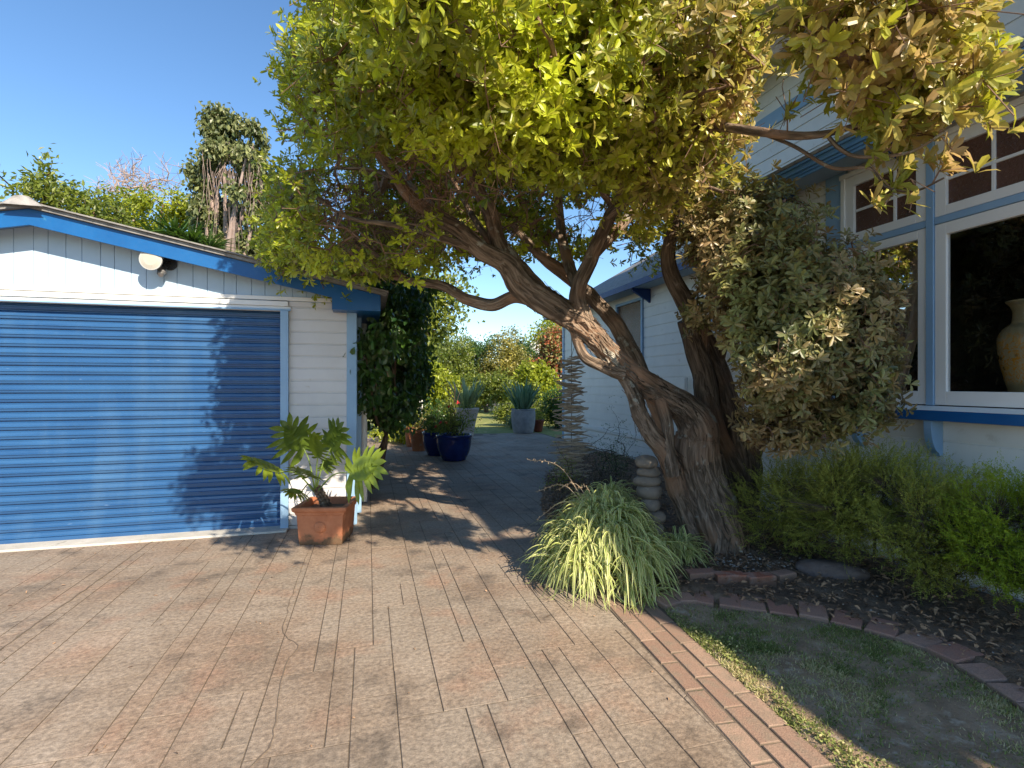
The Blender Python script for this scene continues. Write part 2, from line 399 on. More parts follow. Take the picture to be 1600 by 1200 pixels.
M['ground'] = noisy('rough_ground', (.07, .07, .03), (.14, .12, .06), 1.5, .95, .6, 40)
# variegated strap leaf
m, t = newmat('striped_leaf'); a = t.n('Attribute', {'attribute_name': 'mid'}); r_ = t.n('Attribute', {'attribute_name': 'rnd'})
g = t.mix((r_, 2), (.16, .26, .03), (.32, .42, .06)); cr = t.mix((r_, 2), (.66, .68, .26), (.80, .76, .40))
c = t.mix((t.ramp((a, 2), [(.52, (0, 0, 0)), (.66, (1, 1, 1))]), 0), cr, g)
b = t.n('BsdfPrincipled', Base_Color=c, Roughness=.4); tl = t.n('BsdfTranslucent', Color=c)
t.out(t.n('MixShader', Fac=.3, i1=b, i2=tl)); M['striped'] = m
# glass: mirror-like by Fresnel, else clear
def glassmat(name, tint, ripple):
    m, t = newmat(name)
    nrm = {}
    if ripple:
        nz = t.n('TexNoise', Vector=(t.n('TexCoord'), 3), Scale=ripple, Detail=2)
        nrm = {'Normal': t.n('Bump', Strength=.6, Distance=.01, Height=(nz, 0))}
    fr = t.n('Fresnel', IOR=1.62, **nrm)
    t.out(t.n('MixShader', Fac=fr, i1=t.n('BsdfTransparent', Color=tint+(1,)), i2=t.n('BsdfGlossy', Roughness=.02 if not ripple else .12, **nrm)))
    return m
M['glass'] = glassmat('window_glass', (.82, .84, .84), 0)
M['brown_glass'] = noisy('obscured_brown_glass', (.07, .028, .018), (.12, .048, .03), 3, .2, 1.0, 55, spec=.7, dist=.01)
# roller door paint
m, t = newmat('roller_door_paint')
co = t.n('TexCoord'); mp = t.n('Mapping', Vector=(co, 3), Scale=(.5, 1, 5))
n1 = t.n('TexNoise', Vector=mp, Scale=3, Detail=6); n2 = t.n('TexNoise', Vector=(co, 3), Scale=38, Detail=2)
n3 = t.n('TexNoise', Vector=t.n('Mapping', Vector=(co, 3), Scale=(7, 1, 55)), Scale=1.5, Detail=4)
c = (t.ramp((n1, 0), [(.3, (.018, .072, .19)), (.7, (.030, .105, .245))]), 0)
c = t.mix((t.ramp((n2, 0), [(.80, (0, 0, 0)), (.83, (.6, .6, .6))]), 0), c, (.5, .6, .7))
c = t.mix((t.ramp((n3, 0), [(.70, (0, 0, 0)), (.78, (.35, .35, .35))]), 0), c, (.4, .55, .7))
n7 = t.n('TexNoise', Vector=t.n('Mapping', Vector=(co, 3), Scale=(1.2, 1, .25)), Scale=4, Detail=5); b = t.n('BsdfPrincipled', Base_Color=t.mix((t.ramp((n7, 0), [(.48, (0, 0, 0)), (.80, (.22, .22, .22))]), 0), c, (.13, .23, .33)), Roughness=.3); t.out(b); M['door'] = m
# stamped concrete: attribute tone per slab
m, t = newmat('stamped_concrete')
co = t.n('TexCoord'); A = t.n('Attribute', {'attribute_name': 'tone'})
n1 = t.n('TexNoise', Vector=(co, 3), Scale=1.1, Detail=9, Roughness=.66)
n2 = t.n('TexNoise', Vector=(co, 3), Scale=210, Detail=3, Roughness=.7)
n3 = t.n('TexNoise', Vector=t.n('Mapping', Vector=(co, 3), Location=(7, 3, 0)), Scale=2.3, Detail=8, Roughness=.6)
n4 = t.n('TexNoise', Vector=t.n('Mapping', Vector=(co, 3), Location=(1, 9, 0)), Scale=3.2, Detail=5, Roughness=.55)
n6 = t.n('TexNoise', Vector=(co, 3), Scale=45, Detail=5, Roughness=.6)
base = t.ramp((n1, 0), [(.30, (.13, .098, .072)), (.40, (.20, .155, .115)), (.52, (.28, .22, .165)), (.66, (.36, .30, .24))])
c = t.mix(t.math('MULTIPLY', (A, 2), .22), (base, 0), (.33, .19, .115))
pk = t.ramp((n3, 0), [(.54, (0, 0, 0)), (.68, (.7, .7, .7))])
n8 = t.n('TexNoise', Vector=t.n('Mapping', Vector=(co, 3), Location=(4, 2, 0)), Scale=.8, Detail=8, Roughness=.7)
c = t.mix((t.ramp((n8, 0), [(.44, (0, 0, 0)), (.60, (.75, .75, .75))]), 0), c, (.30, .255, .205))
c = t.mix((pk, 0), c, (.31, .195, .135))
dk = t.ramp((n4, 0), [(.56, (0, 0, 0)), (.70, (.7, .7, .7))])
c = t.mix((dk, 0), c, (.095, .078, .062))
sp = t.ramp((n2, 0), [(.28, (.6, .6, .6)), (.5, (1, 1, 1)), (.72, (1.35, 1.32, 1.27))])
c = t.mix(.8, c, (sp, 0), 'MULTIPLY')
sp2 = t.ramp((n6, 0), [(.32, (.55, .54, .53)), (.68, (1.35, 1.34, 1.32))])
c = t.mix(.8, c, (sp2, 0), 'MULTIPLY')
n5 = t.n('TexNoise', Vector=t.n('Mapping', Vector=(co, 3), Rotation=(0, 0, .4), Scale=(1, 1.5, 1)), Scale=6, Detail=7, Roughness=.7)
hh = t.math('ADD', t.math('MULTIPLY', (n5, 0), 2.0), t.math('MULTIPLY', (n6, 0), .5))
D = t.n('Attribute', {'attribute_name': 'dirt'}); c = t.mix(t.math('MULTIPLY', (D, 2), .95), c, (.075, .058, .042))
b = t.n('BsdfPrincipled', Base_Color=c, Roughness=.72, Normal=t.n('Bump', Strength=.55, Distance=.008, Height=hh))
t.out(b); M['slab'] = m
def brickmat(name, c1, c2, c3):
    m, t = newmat(name); co = t.n('TexCoord'); A = t.n('Attribute', {'attribute_name': 'tone'})
    n1 = t.n('TexNoise', Vector=(co, 3), Scale=14, Detail=7, Roughness=.65); n2 = t.n('TexNoise', Vector=(co, 3), Scale=170, Detail=2)
    c = t.mix((A, 2), c1, c2); c = t.mix((t.ramp((n1, 0), [(.45, (0, 0, 0)), (.7, (.8, .8, .8))]), 0), c, c3)
    c = t.mix(.6, c, (t.ramp((n2, 0), [(.3, (.6, .6, .6)), (.7, (1.3, 1.3, 1.3))]), 0), 'MULTIPLY')
    D = t.n('Attribute', {'attribute_name': 'dirt'}); c = t.mix((D, 2), c, (.09, .075, .05))
    t.out(t.n('BsdfPrincipled', Base_Color=c, Roughness=.85, Normal=t.n('Bump', Strength=.5, Distance=.004, Height=t.math('ADD', (n1, 0), (n2, 0))))); return m
M['border_brick'] = brickmat('border_brick', (.28, .175, .125), (.37, .25, .18), (.25, .20, .145))
M['edge_brick'] = brickmat('edge_brick', (.40, .20, .145), (.46, .29, .215), (.30, .21, .17))
M['old_brick'] = brickmat('old_red_brick', (.42, .12, .06), (.40, .17, .11), (.45, .38, .33))
M['mortar'] = noisy('joint_dirt', (.13, .10, .075), (.18, .14, .105), 12, .95, .6, 80, c3=(.07, .09, .03), c3t=.62)

# ================================================================== ground
mb = MB(); S = 700
for (x0, x1, y0, y1) in ((-S, S, -S, S),): mb.quad((x0, y0, -.03), (x1, y0, -.03), (x1, y1, -.03), (x0, y1, -.03))
struct('ground', mb, M['ground'])
mb = MB(); 
drive = [(-9, -7), (1.6, -7), (4.75, -7), (4.75, 14.0), (2.3, 14.6), (.4, 14.9), (-.6, 13.8), (-1.2, 12.2), (-1.2, 5.3), (-9, 5.3)]
mb.add([(x, y, -.0040) for x, y in drive], [tuple(range(len(drive)))])
struct('driveway_bed', mb, M['mortar'])
# ashlar slabs
LB0, LB1 = G(950, 952), G(1175, 1200); RB0, RB1 = G(1035, 955), G(1300, 1200)
bd = unit(((LB0-LB1)+(RB0-RB1))[:2]); bn = np.array([bd[1], -bd[0]])     # border direction (away) and right-hand normal
bo = (LB1[:2]); bw = float(((RB0+RB1)[:2]/2-(LB0+LB1)[:2]/2)@bn)
def bxy(s, u): return bo+bd*s+bn*u
def border_u(x, y): return (x-bo[0])*bn[0]+(y-bo[1])*bn[1]
bedpoly = [(1.40, 3.0), (1.50, 3.9), (1.80, 5.3), (2.62, 7.5), (3.6, 9.0), (4.70, 9.8), (4.70, 5.3), (3.93, 5.28), (3.93, -7), (3.0, -7)]
cell = .095
nx, ny = int(13.8/cell), int(22/cell); occ = np.zeros((nx, ny), bool)
V, Fc, Tn = [], [], []; mb = MB()
sizes = [(2, 4), (3, 5), (2, 5), (3, 4), (4, 6), (2, 3), (4, 5), (3, 6), (3, 3)]
rr = random.Random(5)
for jy in range(ny):
    for ix in range(nx):
        if occ[ix, jy]: continue
        sx, sy = rr.choices(sizes, (5, 4, 5, 3, 2, 2, 1, 2, 3))[0]
        while ix+sx > nx or occ[ix:ix+sx, jy].any(): sx -= 1
        sy = min(sy, ny-jy)
        occ[ix:ix+sx, jy:jy+sy] = True
        x0, y0 = -9+ix*cell, -7+jy*cell; x1, y1 = x0+sx*cell, y0+sy*cell
        cx, cy = (x0+x1)/2, (y0+y1)/2
        if cy > 5.5 and cx < -.4: continue
        if cy > 14.0+.25*math.sin(cx*2): continue
        if x1 > 4.7: continue
        if cy < 3.6 and border_u(x1, cy) > bw+.25: continue
        if cy > 3.4 and inpoly(np.array(cx-.25), np.array(cy), bedpoly): continue
        g_ = .0009; dz = rr.uniform(-.0004, .0004); j = lambda: rr.uniform(-.0012, .0012)
        xs = [(x0+j(), y0+j()), (x1+j(), y0+j()), (x1+j(), y1+j()), (x0+j(), y1+j())]
        if cy < 3.2:                                            # cut clean along the brick border
            xs = [tuple(np.array(p)-bn*max(0, border_u(*p)+.004)) for p in xs]
        ins = lambda p, d: (p[0]+(d if p[0] < cx else -d), p[1]+(d if p[1] < cy else -d))
        v = [(*ins(p, g_), -.0024) for p in xs]+[(*ins(p, g_+.003), dz+rr.uniform(-.0003, .0003)) for p in xs]
        mb.add(v, [(4, 5, 6, 7)]+[(k, (k+1) % 4, (k+1) % 4+4, k+4) for k in range(4)], tone=np.full(8, rr.random()**2), dirt=np.array([1]*4+[0]*4))
struct('driveway', mb, M['slab'])
# control joint and crack in the drive: a narrow earth filled groove laid just proud of the slabs
def crack(px, wd, name):
    pts = smooth_path([G(a, b_, .0035) for a, b_ in px], .06); t_ = unit(np.gradient(pts, axis=0)); n_ = np.stack([-t_[:, 1], t_[:, 0], 0*t_[:, 0]], 1)
    ww = wd*(.5+rng.random(len(pts)))[:, None]; jit = n_*rng.normal(size=(len(pts), 1))*.004
    v = np.concatenate([pts+jit-n_*ww, pts+jit+n_*ww]); n = len(pts)
    k = MB(); k.add(v, [(i, i+1, n+i+1, n+i) for i in range(n-1)]); return k
k1 = crack([(-60, 1060), (0, 1014), (120, 930), (240, 844)], .0045, 'a'); struct('driveway_joint', k1, M['mortar'])
k2 = crack([(385, 1205), (425, 1150), (445, 1040), (466, 1008), (443, 992), (448, 960), (470, 890), (482, 862)], .0024, 'b'); struct('driveway_crack', k2, M['mortar'])
# brick border of the drive
mb = MB(); mb.add([(*bxy(-4.5, -.004), .001), (*bxy(-4.5, bw+.05), .001), (*bxy(2.0, bw+.05), .001), (*bxy(2.0, -.004), .001)], [(0, 1, 2, 3)])
struct('border_bed', mb, M['mortar'])
mb = MB(); rows = 3; rw = bw/rows
for r in range(rows):
    s = -4.4+r*.085
    while s < 1.75:
        L = .232; q_ = lambda: rr.uniform(.002, .006); a, b_, c_, d_ = (s+q_(), r*rw+q_()), (s+L-q_(), r*rw+q_()), (s+L-q_(), (r+1)*rw-q_()), (s+q_(), (r+1)*rw-q_())
        z = .006+rr.uniform(-.002, .003); e = .005
        lo = [(*bxy(*p), -.02) for p in (a, b_, c_, d_)]
        mid = [(*bxy(*p), z-.005) for p in (a, b_, c_, d_)]
        top = [(*bxy(p[0]+sx*e, p[1]+sy*e), z+rr.uniform(-.001, .001)) for p, sx, sy in ((a, 1, 1), (b_, -1, 1), (c_, -1, -1), (d_, 1, -1))]
        mb.add(lo+mid+top, [(8, 9, 10, 11)]+[(k, (k+1) % 4, (k+1) % 4+4, k+4) for k in range(4)]+[(k+4, (k+1) % 4+4, (k+1) % 4+8, k+8) for k in range(4)], tone=np.full(12, rr.random()), dirt=np.array([1]*4+[.8]*4+[0]*4))
        s += L
struct('brick_border', mb, M['border_brick'])
# lawn soil and garden bed: bumpy sheets that dip under their edges
arcpx = [(1030, 945), (1075, 938), (1120, 944), (1165, 950), (1210, 955), (1253, 962), (1300, 970), (1348, 981), (1398, 995), (1448, 1013), (1500, 1036), (1560, 1070), (1620, 1110), (1700, 1165)]
arc = smooth_path([G(a, b_)[:2] for a, b_ in arcpx], .02)
def sheet(poly, z, h, step, seed, name, mat, edge=.1, amp=.02):
    poly = np.array(poly); x = np.arange(poly[:, 0].min()-step, poly[:, 0].max()+step, step); y = np.arange(poly[:, 1].min()-step, poly[:, 1].max()+step, step)
    X, Y = np.meshgrid(x, y, indexing='ij'); ins = inpoly(X, Y, poly); d = polydist(X, Y, poly)*np.where(ins, 1, -1)
    q = np.stack([X*3, Y*3, X*0], -1); q2 = np.stack([X*14, Y*14, X*0], -1)
    Z = z+np.clip(d/edge, -1, 1)*h+amp*(fbm(q, seed)-.5)+amp*.7*(vnoise(q2, seed+5)-.5)
    ok = (d > -step*1.5); nX, nY = X.shape
    I = np.arange(nX*nY).reshape(nX, nY); c = ok[:-1, :-1] & ok[1:, 1:]
    f = np.stack([I[:-1, :-1][c], I[1:, :-1][c], I[1:, 1:][c], I[:-1, 1:][c]], -1)
    used = np.zeros(nX*nY, bool); used[f.ravel()] = True; rm = np.cumsum(used)-1
    v = np.stack([X, Y, Z], -1).reshape(-1, 3)[used]
    mb = MB(); mb.add(v, rm[f]); return struct(name, mb, mat, smooth=True)
b_near = bxy(-4.4, bw-.004); b_far = bxy(1.05, bw-.004)
lawn = [tuple(b_far)]+[tuple(p) for p in arc[::12]]+[(3.6, .2), (3.6, -3.9), tuple(b_near)]
sheet(lawn, -.002, .014, .03, 3, 'lawn', noisy('lawn_earth', (.25, .175, .11), (.46, .34, .23), 6, .95, 1.0, 70, c3=(.46, .38, .29), c3t=.58, dist=.015), edge=.02, amp=.02)
bed = [(1.42, 3.25), (1.50, 4.0), (1.80, 5.3), (2.62, 7.5), (3.6, 9.0), (4.69, 9.8), (4.69, 5.3), (3.945, 5.2), (3.945, -2), (3.3, -2), (3.1, .4)]+[tuple(p) for p in arc[::-1][::12]]
sheet(bed, .0, .028, .035, 8, 'garden_bed', M['soil'], edge=.07, amp=.05)
# far garden: lawn, earth path
mb = MB(); mb.add([(x, y, -.018) for x, y in ((-30, 13), (40, 13), (40, 31), (-30, 31))], [(0, 1, 2, 3)]); struct('back_lawn', mb, M['grass_far'])
mb = MB(); mb.add([(x, y, -.012) for x, y in ((-25, 30), (35, 30), (35, 36), (-25, 36))], [(0, 1, 2, 3)]); struct('earth_path', mb, M['path_gravel'])

# ================================================================== cladding helper
def boards(mb, axis, c, u0, u1, z0, z1, pitch, sgn, opens=(), zoff=0.0, notch=.017, dep=.017):
    """rusticated boards on plane axis=c facing sgn; a bevelled groove at each lap"""
    def V(u, off, z): return (c-sgn*off, u, z) if axis == 'x' else (u, c-sgn*off, z)
    k = math.floor((z0-zoff)/pitch); 
    while zoff+k*pitch < z1-1e-6:
        a = max(z0, zoff+k*pitch); b = min(z1, zoff+(k+1)*pitch); k += 1
        if b-a < .004: continue
        segs = [(u0, u1)]
        for (ua, ub, za, zb) in opens:
            if za < b-.002 and zb > a+.002:
                segs = [s for q in segs for s in ((q[0], min(q[1], ua)), (max(q[0], ub), q[1])) if s[1]-s[0] > 1e-4]
        for s0, s1 in segs:
            n = min(notch, (b-a)*.4); zs = [(a, .0), (b-n, 0.0), (b-n*.75, dep), (b, dep)]
            # each board laps a hair proud at its foot
            pts = [V(s0, .0, a), V(s1, .0, a), V(s1, .0, b-n), V(s0, .0, b-n), V(s0, dep, b-n*.8), V(s1, dep, b-n*.8), V(s0, dep, b), V(s1, dep, b), V(s0, 0, b), V(s1, 0, b)]
            fs = [(0, 1, 2, 3), (3, 2, 5, 4), (4, 5, 7, 6), (6, 7, 9, 8)]
            if sgn < 0 and axis == 'x' or sgn > 0 and axis == 'y': fs = [tuple(reversed(q)) for q in fs]
            mb.add(pts, fs)
# ================================================================== garage
GY = 5.42; GX = -.12
gar = thing('garage', (-2.7, 5.42, 0), 'white weatherboard garage with a bright blue fascia and low gable roof', 'garage')
mb = MB(); boards(mb, 'y', GY, -.742, GX-.06, .03, 2.215, .1185, -1, zoff=.02); boards(mb, 'y', GY, -5.3, -.742, 2.10, 2.20, .1, -1, zoff=2.1)
mb.box(-5.28, -4.62, GY+.012, GY+.06, 0, 2.215); mb.box(-.742, GX-.02, GY+.012, GY+.06, .03, 2.215); mb.box(-5.28, -.742, GY+.012, GY+.06, 2.115, 2.23)
boards(mb, 'x', GX-.01, GY+.06, 11.3, .03, 2.2, .1185, 1, zoff=.02); mb.box(GX-.06, GX-.022, GY+.06, 11.3, .03, 2.3); mb.box(-5.28, -5.2, GY, 11.3, 0, 2.3); mb.box(-5.28, GX-.06, 11.25, 11.3, 0, 2.3)
mb.build('wall', noisy('garage_white', (.57, .56, .56), (.66, .65, .65), 2.5, .5, .15, 60, c3=(.5, .46, .42), c3t=.66), gar)
# gable face: vertical boards up to the rake
def rake(x): return 2.717+.209*(-2.657+.0)*0 + 2.717-.209*abs(x+2.70) - 2.717
apx, zr, sl = -2.70, 2.73, .209
mb = MB(); x = -5.25; wds = [.105, .13, .118, .14]; i = 0
while x < GX-.1:
    w_ = wds[i % 4]; i += 1; xa, xb = x+.003, min(x+w_, GX-.06)-.003
    za, zb = zr-sl*abs(xa-apx)+.05, zr-sl*abs(xb-apx)+.05
    mb.add([(xa, GY-.004, 2.245), (xb, GY-.004, 2.245), (xb, GY-.004, zb), (xa, GY-.004, za), (xa-.003, GY+.006, 2.245), (xb+.003, GY+.006, 2.245), (xb+.003, GY+.006, zb), (xa-.003, GY+.006, za)], [(0, 1, 2, 3), (4, 0, 3, 7), (1, 5, 6, 2)])
    x += w_
mb.add([(-5.28, GY+.008, 2.2), (GX-.06, GY+.008, 2.2), (GX-.06, GY+.008, 2.25), (apx, GY+.008, 2.8), (-5.28, GY+.008, 2.25)], [(0, 1, 2, 3, 4)])
mb.build('gable_cladding', M['gable_blue'], gar)
mb = MB(); mb.box(-5.28, GX-.06, GY-.022, GY+.005, 2.205, 2.243); mb.box(-5.28, -.745, GY-.030, GY+.004, 2.150, 2.196); mb.box(-5.28, -.72, GY-.014, GY+.004, 2.118, 2.148)
mb.build('head_trim', M['trim_white'], gar, bevel=.003)
mb = MB(); mb.box(-4.62, -.72, GY-.036, GY-.016, 2.104, 2.121); mb.build('head_flashing', M['pale_blue'], gar, bevel=.002)
mb = MB(); mb.box(-.812, -.74, GY-.045, GY+.05, -.005, 2.103); mb.build('door_jamb', M['pale_blue'], gar, bevel=.003)
mb = MB(); mb.box(GX-.085, GX+.008, GY-.026, GY+.0, 0.0, 2.115); mb.box(GX-.009, GX+.012, GY+.001, GY+.085, 0, 2.115)
mb.box(GX+.0, GX+.05, 5.75, 5.80, .03, 2.2); mb.build('corner_board', M['pale_blue'], gar, bevel=.003)
mb = MB(); mb.tube([(GX+.075, 6.35, .02), (GX+.075, 6.35, 2.15)], .035, 12); mb.build('downpipe', M['trim_white'], gar, smooth=True)
# roller door: corrugated curtain
pitch = .0808; prof = []; z = .022
while z < 2.16:
    prof += [(z+a, b_) for a, b_ in ((0, .016), (.007, .016), (.011, -.002), (.030, -.006), (.034, -.013), (.040, -.013), (.046, -.005), (.068, -.001), (.073, .010))]
    z += pitch
xs = np.linspace(-4.62, -.80, 60); pr = np.array(prof)
X = np.broadcast_to(xs[None, :], (len(pr), 60)); sag = .003*np.sin(xs*3.1)[None, :]*np.sin(pr[:, :1]*2)
v = np.stack([X, GY+.08+pr[:, 1:2]+sag, np.broadcast_to(pr[:, :1], X.shape)], -1).reshape(-1, 3)
I = np.arange(len(v)).reshape(X.shape); f = np.stack([I[:-1, :-1], I[:-1, 1:], I[1:, 1:], I[1:, :-1]], -1).reshape(-1, 4)
mb = MB(); mb.add(v, f); dr_ = mb.build('roller_door', M['door'], gar)
mb = MB(); mb.box(-4.62, -.81, GY+.062, GY+.1, .014, .05); mb.build('bottom_rail', M['door'], dr_, bevel=.004)
mb = MB(); mb.box(-4.7, -.745, 5.285, GY+.3, -.02, .018); mb.box(-.745, GX-.02, GY-.02, GY+.1, -.02, .026); mb.build('concrete_sill', M['concrete'], gar, bevel=.006)
mb = MB(); mb.box(-5.2, GX-.1, 5.52+.1, 11.2, .0, .02); mb.build('dark_inside', M['dark'], gar)
# barge boards: rake then boxed eave
def barge(sg):
    e = lambda x: apx+sg*x
    pts = [(0, 2.717), (2.368, 2.222), (2.368, 2.108), (2.815, 2.108), (2.815, 2.262), (0, 2.850)]
    k = MB(); n = len(pts); Y0, Y1 = 5.195, 5.222
    v = [(e(a), Y0, b_) for a, b_ in pts]+[(e(a), Y1, b_) for a, b_ in pts]
    fr = (0, 1, 2, 3, 4, 5)
    k.add(v, [fr if sg > 0 else fr[::-1], tuple(i+6 for i in (fr[::-1] if sg > 0 else fr))]+[(i, (i+1) % n, (i+1) % n+n, i+n)[::-1 if sg > 0 else 1] for i in range(n)])
    return k
for sg in (1, -1): barge(sg).build('barge_board', M['blue'], gar)
for sg in (1, -1):
    mb = MB(); e = lambda x: apx+sg*x
    mb.box(e(2.368), e(2.815), 5.223, 11.4, 2.108, 2.13); mb.box(e(2.79), e(2.815), 5.223, 11.4, 2.131, 2.262)
    mb.box(e(2.368), e(2.39), 5.223, GY-.03, 2.131, 2.24)
    mb.build('eave_box', M['blue'], gar)
mb = MB()
for sg in (1, -1):
    e = lambda x: apx+sg*x
    for (zo, y0, th, xo) in ((.003, 5.16, .03, 2.87), (.036, 5.13, .012, 2.89)):
        a0, a1 = 2.852+zo, 2.852+zo-.209*xo
        v = [(apx, y0, a0), (e(xo), y0, a1), (e(xo), 11.5, a1), (apx, 11.5, a0)]
        k = v+[(p[0], p[1], p[2]+th) for p in v]
        mb.add(k, [(0, 3, 2, 1), (4, 5, 6, 7), (0, 1, 5, 4), (1, 2, 6, 5), (2, 3, 7, 6)])
mb.build('roof', M['roof'], gar)
mb = MB(); mb.add([(apx-.12, 5.10, 2.868), (apx, 5.10, 2.93), (apx+.12, 5.10, 2.868), (apx+.14, 5.10, 2.85), (apx-.14, 5.10, 2.85), (apx-.12, 11.5, 2.875), (apx, 11.5, 2.93), (apx+.12, 11.5, 2.875), (apx-.05, 5.095, 2.92), (apx+.05, 5.095, 2.92)], [(0, 4, 3, 2, 9, 1, 8), (0, 1, 6, 5), (1, 2, 7, 6)])
mb.build('ridge_cap', noisy('lead_flashing', (.2, .2, .2), (.42, .41, .4), 12, .7, .5), gar)
# security light
lx, lz = -1.80, 2.50
sl_ = thing('security_light', (lx, GY, lz), 'round white floodlight with black mount under the garage gable', 'floodlight')
mb = MB(); mb.tube([(lx+.05, GY, lz), (lx+.05, GY-.035, lz)], .06, 24); mb.tube([(lx+.05, GY-.03, lz), (lx+.03, GY-.09, lz-.05)], .02, 12); mb.tube([(lx+.0, GY-.06, lz-.11), (lx+.01, GY-.09, lz-.04)], [.035, .03], 14); mb.build('mount', M['black'], sl_, smooth=False)
hd = unit(np.array([-.06, -1, -.10])); c0 = np.array([lx-.03, GY-.09, lz])
mb = MB(); mb.tube([c0+hd*q for q in (0, .03, .075, .10, .115, .116)], [.03, .055, .082, .09, .09, .082], 32); mb.build('lamp_head', noisy('lamp_grey', (.42, .42, .4), (.5, .5, .48), 3, .4), sl_, smooth=False)
mb = MB(); mb.tube([c0+hd*.1165, c0+hd*.124], [.08, .05], 28); mb.build('lens', noisy('frosted_lens', (.40, .39, .33), (.5, .48, .42), 3, .25, .05), sl_, smooth=False)
mb = MB(); mb.tube([(lx+.02, GY-.08, lz-.09), (lx+.012, GY-.12, lz-.125)], [.03, .022], 16); mb.build('motion_sensor', M['metal'], sl_)
# ================================================================== house
HX, FX = 3.95, 4.71
hs = thing('house', (4.71, 5.0, 0), 'white weatherboard house with pale blue trims and a bay window, right of the tree', 'house')
bay = (1.0, 3.51)                                              # window run along Y
mb = MB()
op = [(bay[0]-.05, 3.71, 1.20, 3.16)]
boards(mb, 'x', HX, -3, 5.22, .48, 3.35, .175, -1, opens=op, zoff=.48)
boards(mb, 'x', HX-.012, -3, 5.22, .0, .40, .125, -1, zoff=.04, notch=.016)
boards(mb, 'x', FX, 5.2, 12.1, .48, 3.12, .1745, -1, opens=[(8.24, 9.28, 1.74, 2.95)], zoff=.48)
boards(mb, 'x', FX-.012, 5.2, 12.1, .0, .40, .125, -1, zoff=.04, notch=.016)
boards(mb, 'y', 5.28, HX, FX, 0, 3.3, .175, 1, zoff=.13)
boards(mb, 'x', 5.0, -3, 8.0, 3.3, 5.6, .175, -1, zoff=.13)
mb.box(HX+.012, HX+.06, -3, 5.2, 0, 1.19); mb.box(HX+.012, HX+.06, -3, 5.2, 3.17, 3.4); mb.box(HX+.012, HX+.06, 3.72, 5.2, 1.19, 3.17); mb.box(HX+.012, HX+.06, -3, bay[0]-.06, 1.19, 3.17)
mb.box(HX+.07, FX+.1, 5.2, 5.268, 0, 3.3)
mb.box(FX+.012, FX+.06, 5.3, 8.24, 0, 3.12); mb.box(FX+.012, FX+.06, 9.28, 12.1, 0, 3.12); mb.box(FX+.012, FX+.06, 8.24, 9.28, 0, 1.74); mb.box(FX+.012, FX+.06, 8.24, 9.28, 2.95, 3.12)
mb.box(FX, 9, 12.1, 12.15, 0, 3.2); mb.box(5.02, 5.1, -3, 8, 3.3, 5.6); mb.box(5.0, 9, 8.0, 8.05, 3.1, 5.6); mb.box(4.0, 9, -3.05, -3.0, 0, 5.6)
mb.build('wall', M['white'], hs)
mb = MB(); mb.box(HX-.035, HX, -3, 5.27, .405, .476); mb.box(FX-.035, FX, 5.30, 12.1, .405, .476)
mb.build('base_rail', M['trim_white'], hs, bevel=.006)
mb = MB(); mb.box(HX-.022, HX+.02, 5.222, 5.315, 0, 3.3); mb.box(FX-.022, FX+.05, 12.1, 12.20, 0, 3.1); mb.box(HX-.016, HX+.01, 3.512, 3.712, 1.24, 3.24)
mb.box(4.978, 5.0, -3, 8.0, 4.70, 4.88); mb.build('corner_board', M['pale_blue'], hs, bevel=.003)
mb = MB(); mb.tube([(HX-.05, 5.16, .1), (HX-.05, 5.16, 3.2)], .035, 14); mb.build('downpipe', M['metal'], hs, smooth=True)
mb = MB(); mb.tube([(FX-.05, 6.9, .1), (FX-.05, 6.9, 1.5)], .03, 14); mb.build('vent_pipe', M['trim_white'], hs, smooth=True)
# pent roof + ribbed gutter over the bay
GXo = 3.65
mb = MB(); mb.box(GXo, GXo+.02, -3, 5.5, 3.205, 3.335); mb.box(GXo-.018, GXo, -3, 5.5, 3.315, 3.338); mb.box(GXo-.014, GXo, -3, 5.5, 3.262, 3.28); mb.box(GXo-.010, GXo, -3, 5.5, 3.232, 3.246); mb.box(GXo-.016, GXo, -3, 5.5, 3.198, 3.214)
mb.build('gutter', M['eave_blue'], hs, bevel=.003)
mb = MB(); mb.box(GXo+.021, HX-.03, -3, 5.48, 3.215, 3.235); mb.box(FX-.36, FX-.03, 5.5, 12.45, 3.05, 3.07); mb.build('soffit', noisy('soffit_paint', (.26, .36, .44), (.32, .42, .5), 3, .6, .1), hs)
mb = MB(); v = [(GXo-.02, -3, 3.342), (5.0, -3, 3.62), (5.0, 5.56, 3.62), (GXo-.02, 5.56, 3.342)]; mb.add(v+[(a, b_, c_+.03) for a, b_, c_ in v], [(0, 3, 2, 1), (4, 5, 6, 7), (0, 1, 5, 4), (2, 3, 7, 6), (3, 0, 4, 7)])
mb.add([(4.32, 5.57, 3.13), (4.32, 12.5, 3.13), (6.6, 10.2, 4.6), (6.6, 5.57, 4.6)], [(0, 1, 2, 3)]); mb.add([(4.32, 12.5, 3.13), (9, 12.5, 3.13), (6.6, 10.2, 4.6)], [(0, 1, 2)])
mb.add([(4.12, -2.7, 5.45), (4.12, 8.4, 5.45), (7, 8.4, 6.6), (7, -2.7, 6.6)], [(0, 1, 2, 3)])
mb.build('roof', M['roof'], hs)
mb = MB(); mb.box(4.30, 4.33, 5.57, 12.5, 3.03, 3.13); mb.box(4.33, 9, 12.47, 12.5, 3.03, 3.13); mb.box(4.10, 4.13, -2.7, 8.4, 5.33, 5.45); mb.build('fascia', M['dark_blue'], hs)
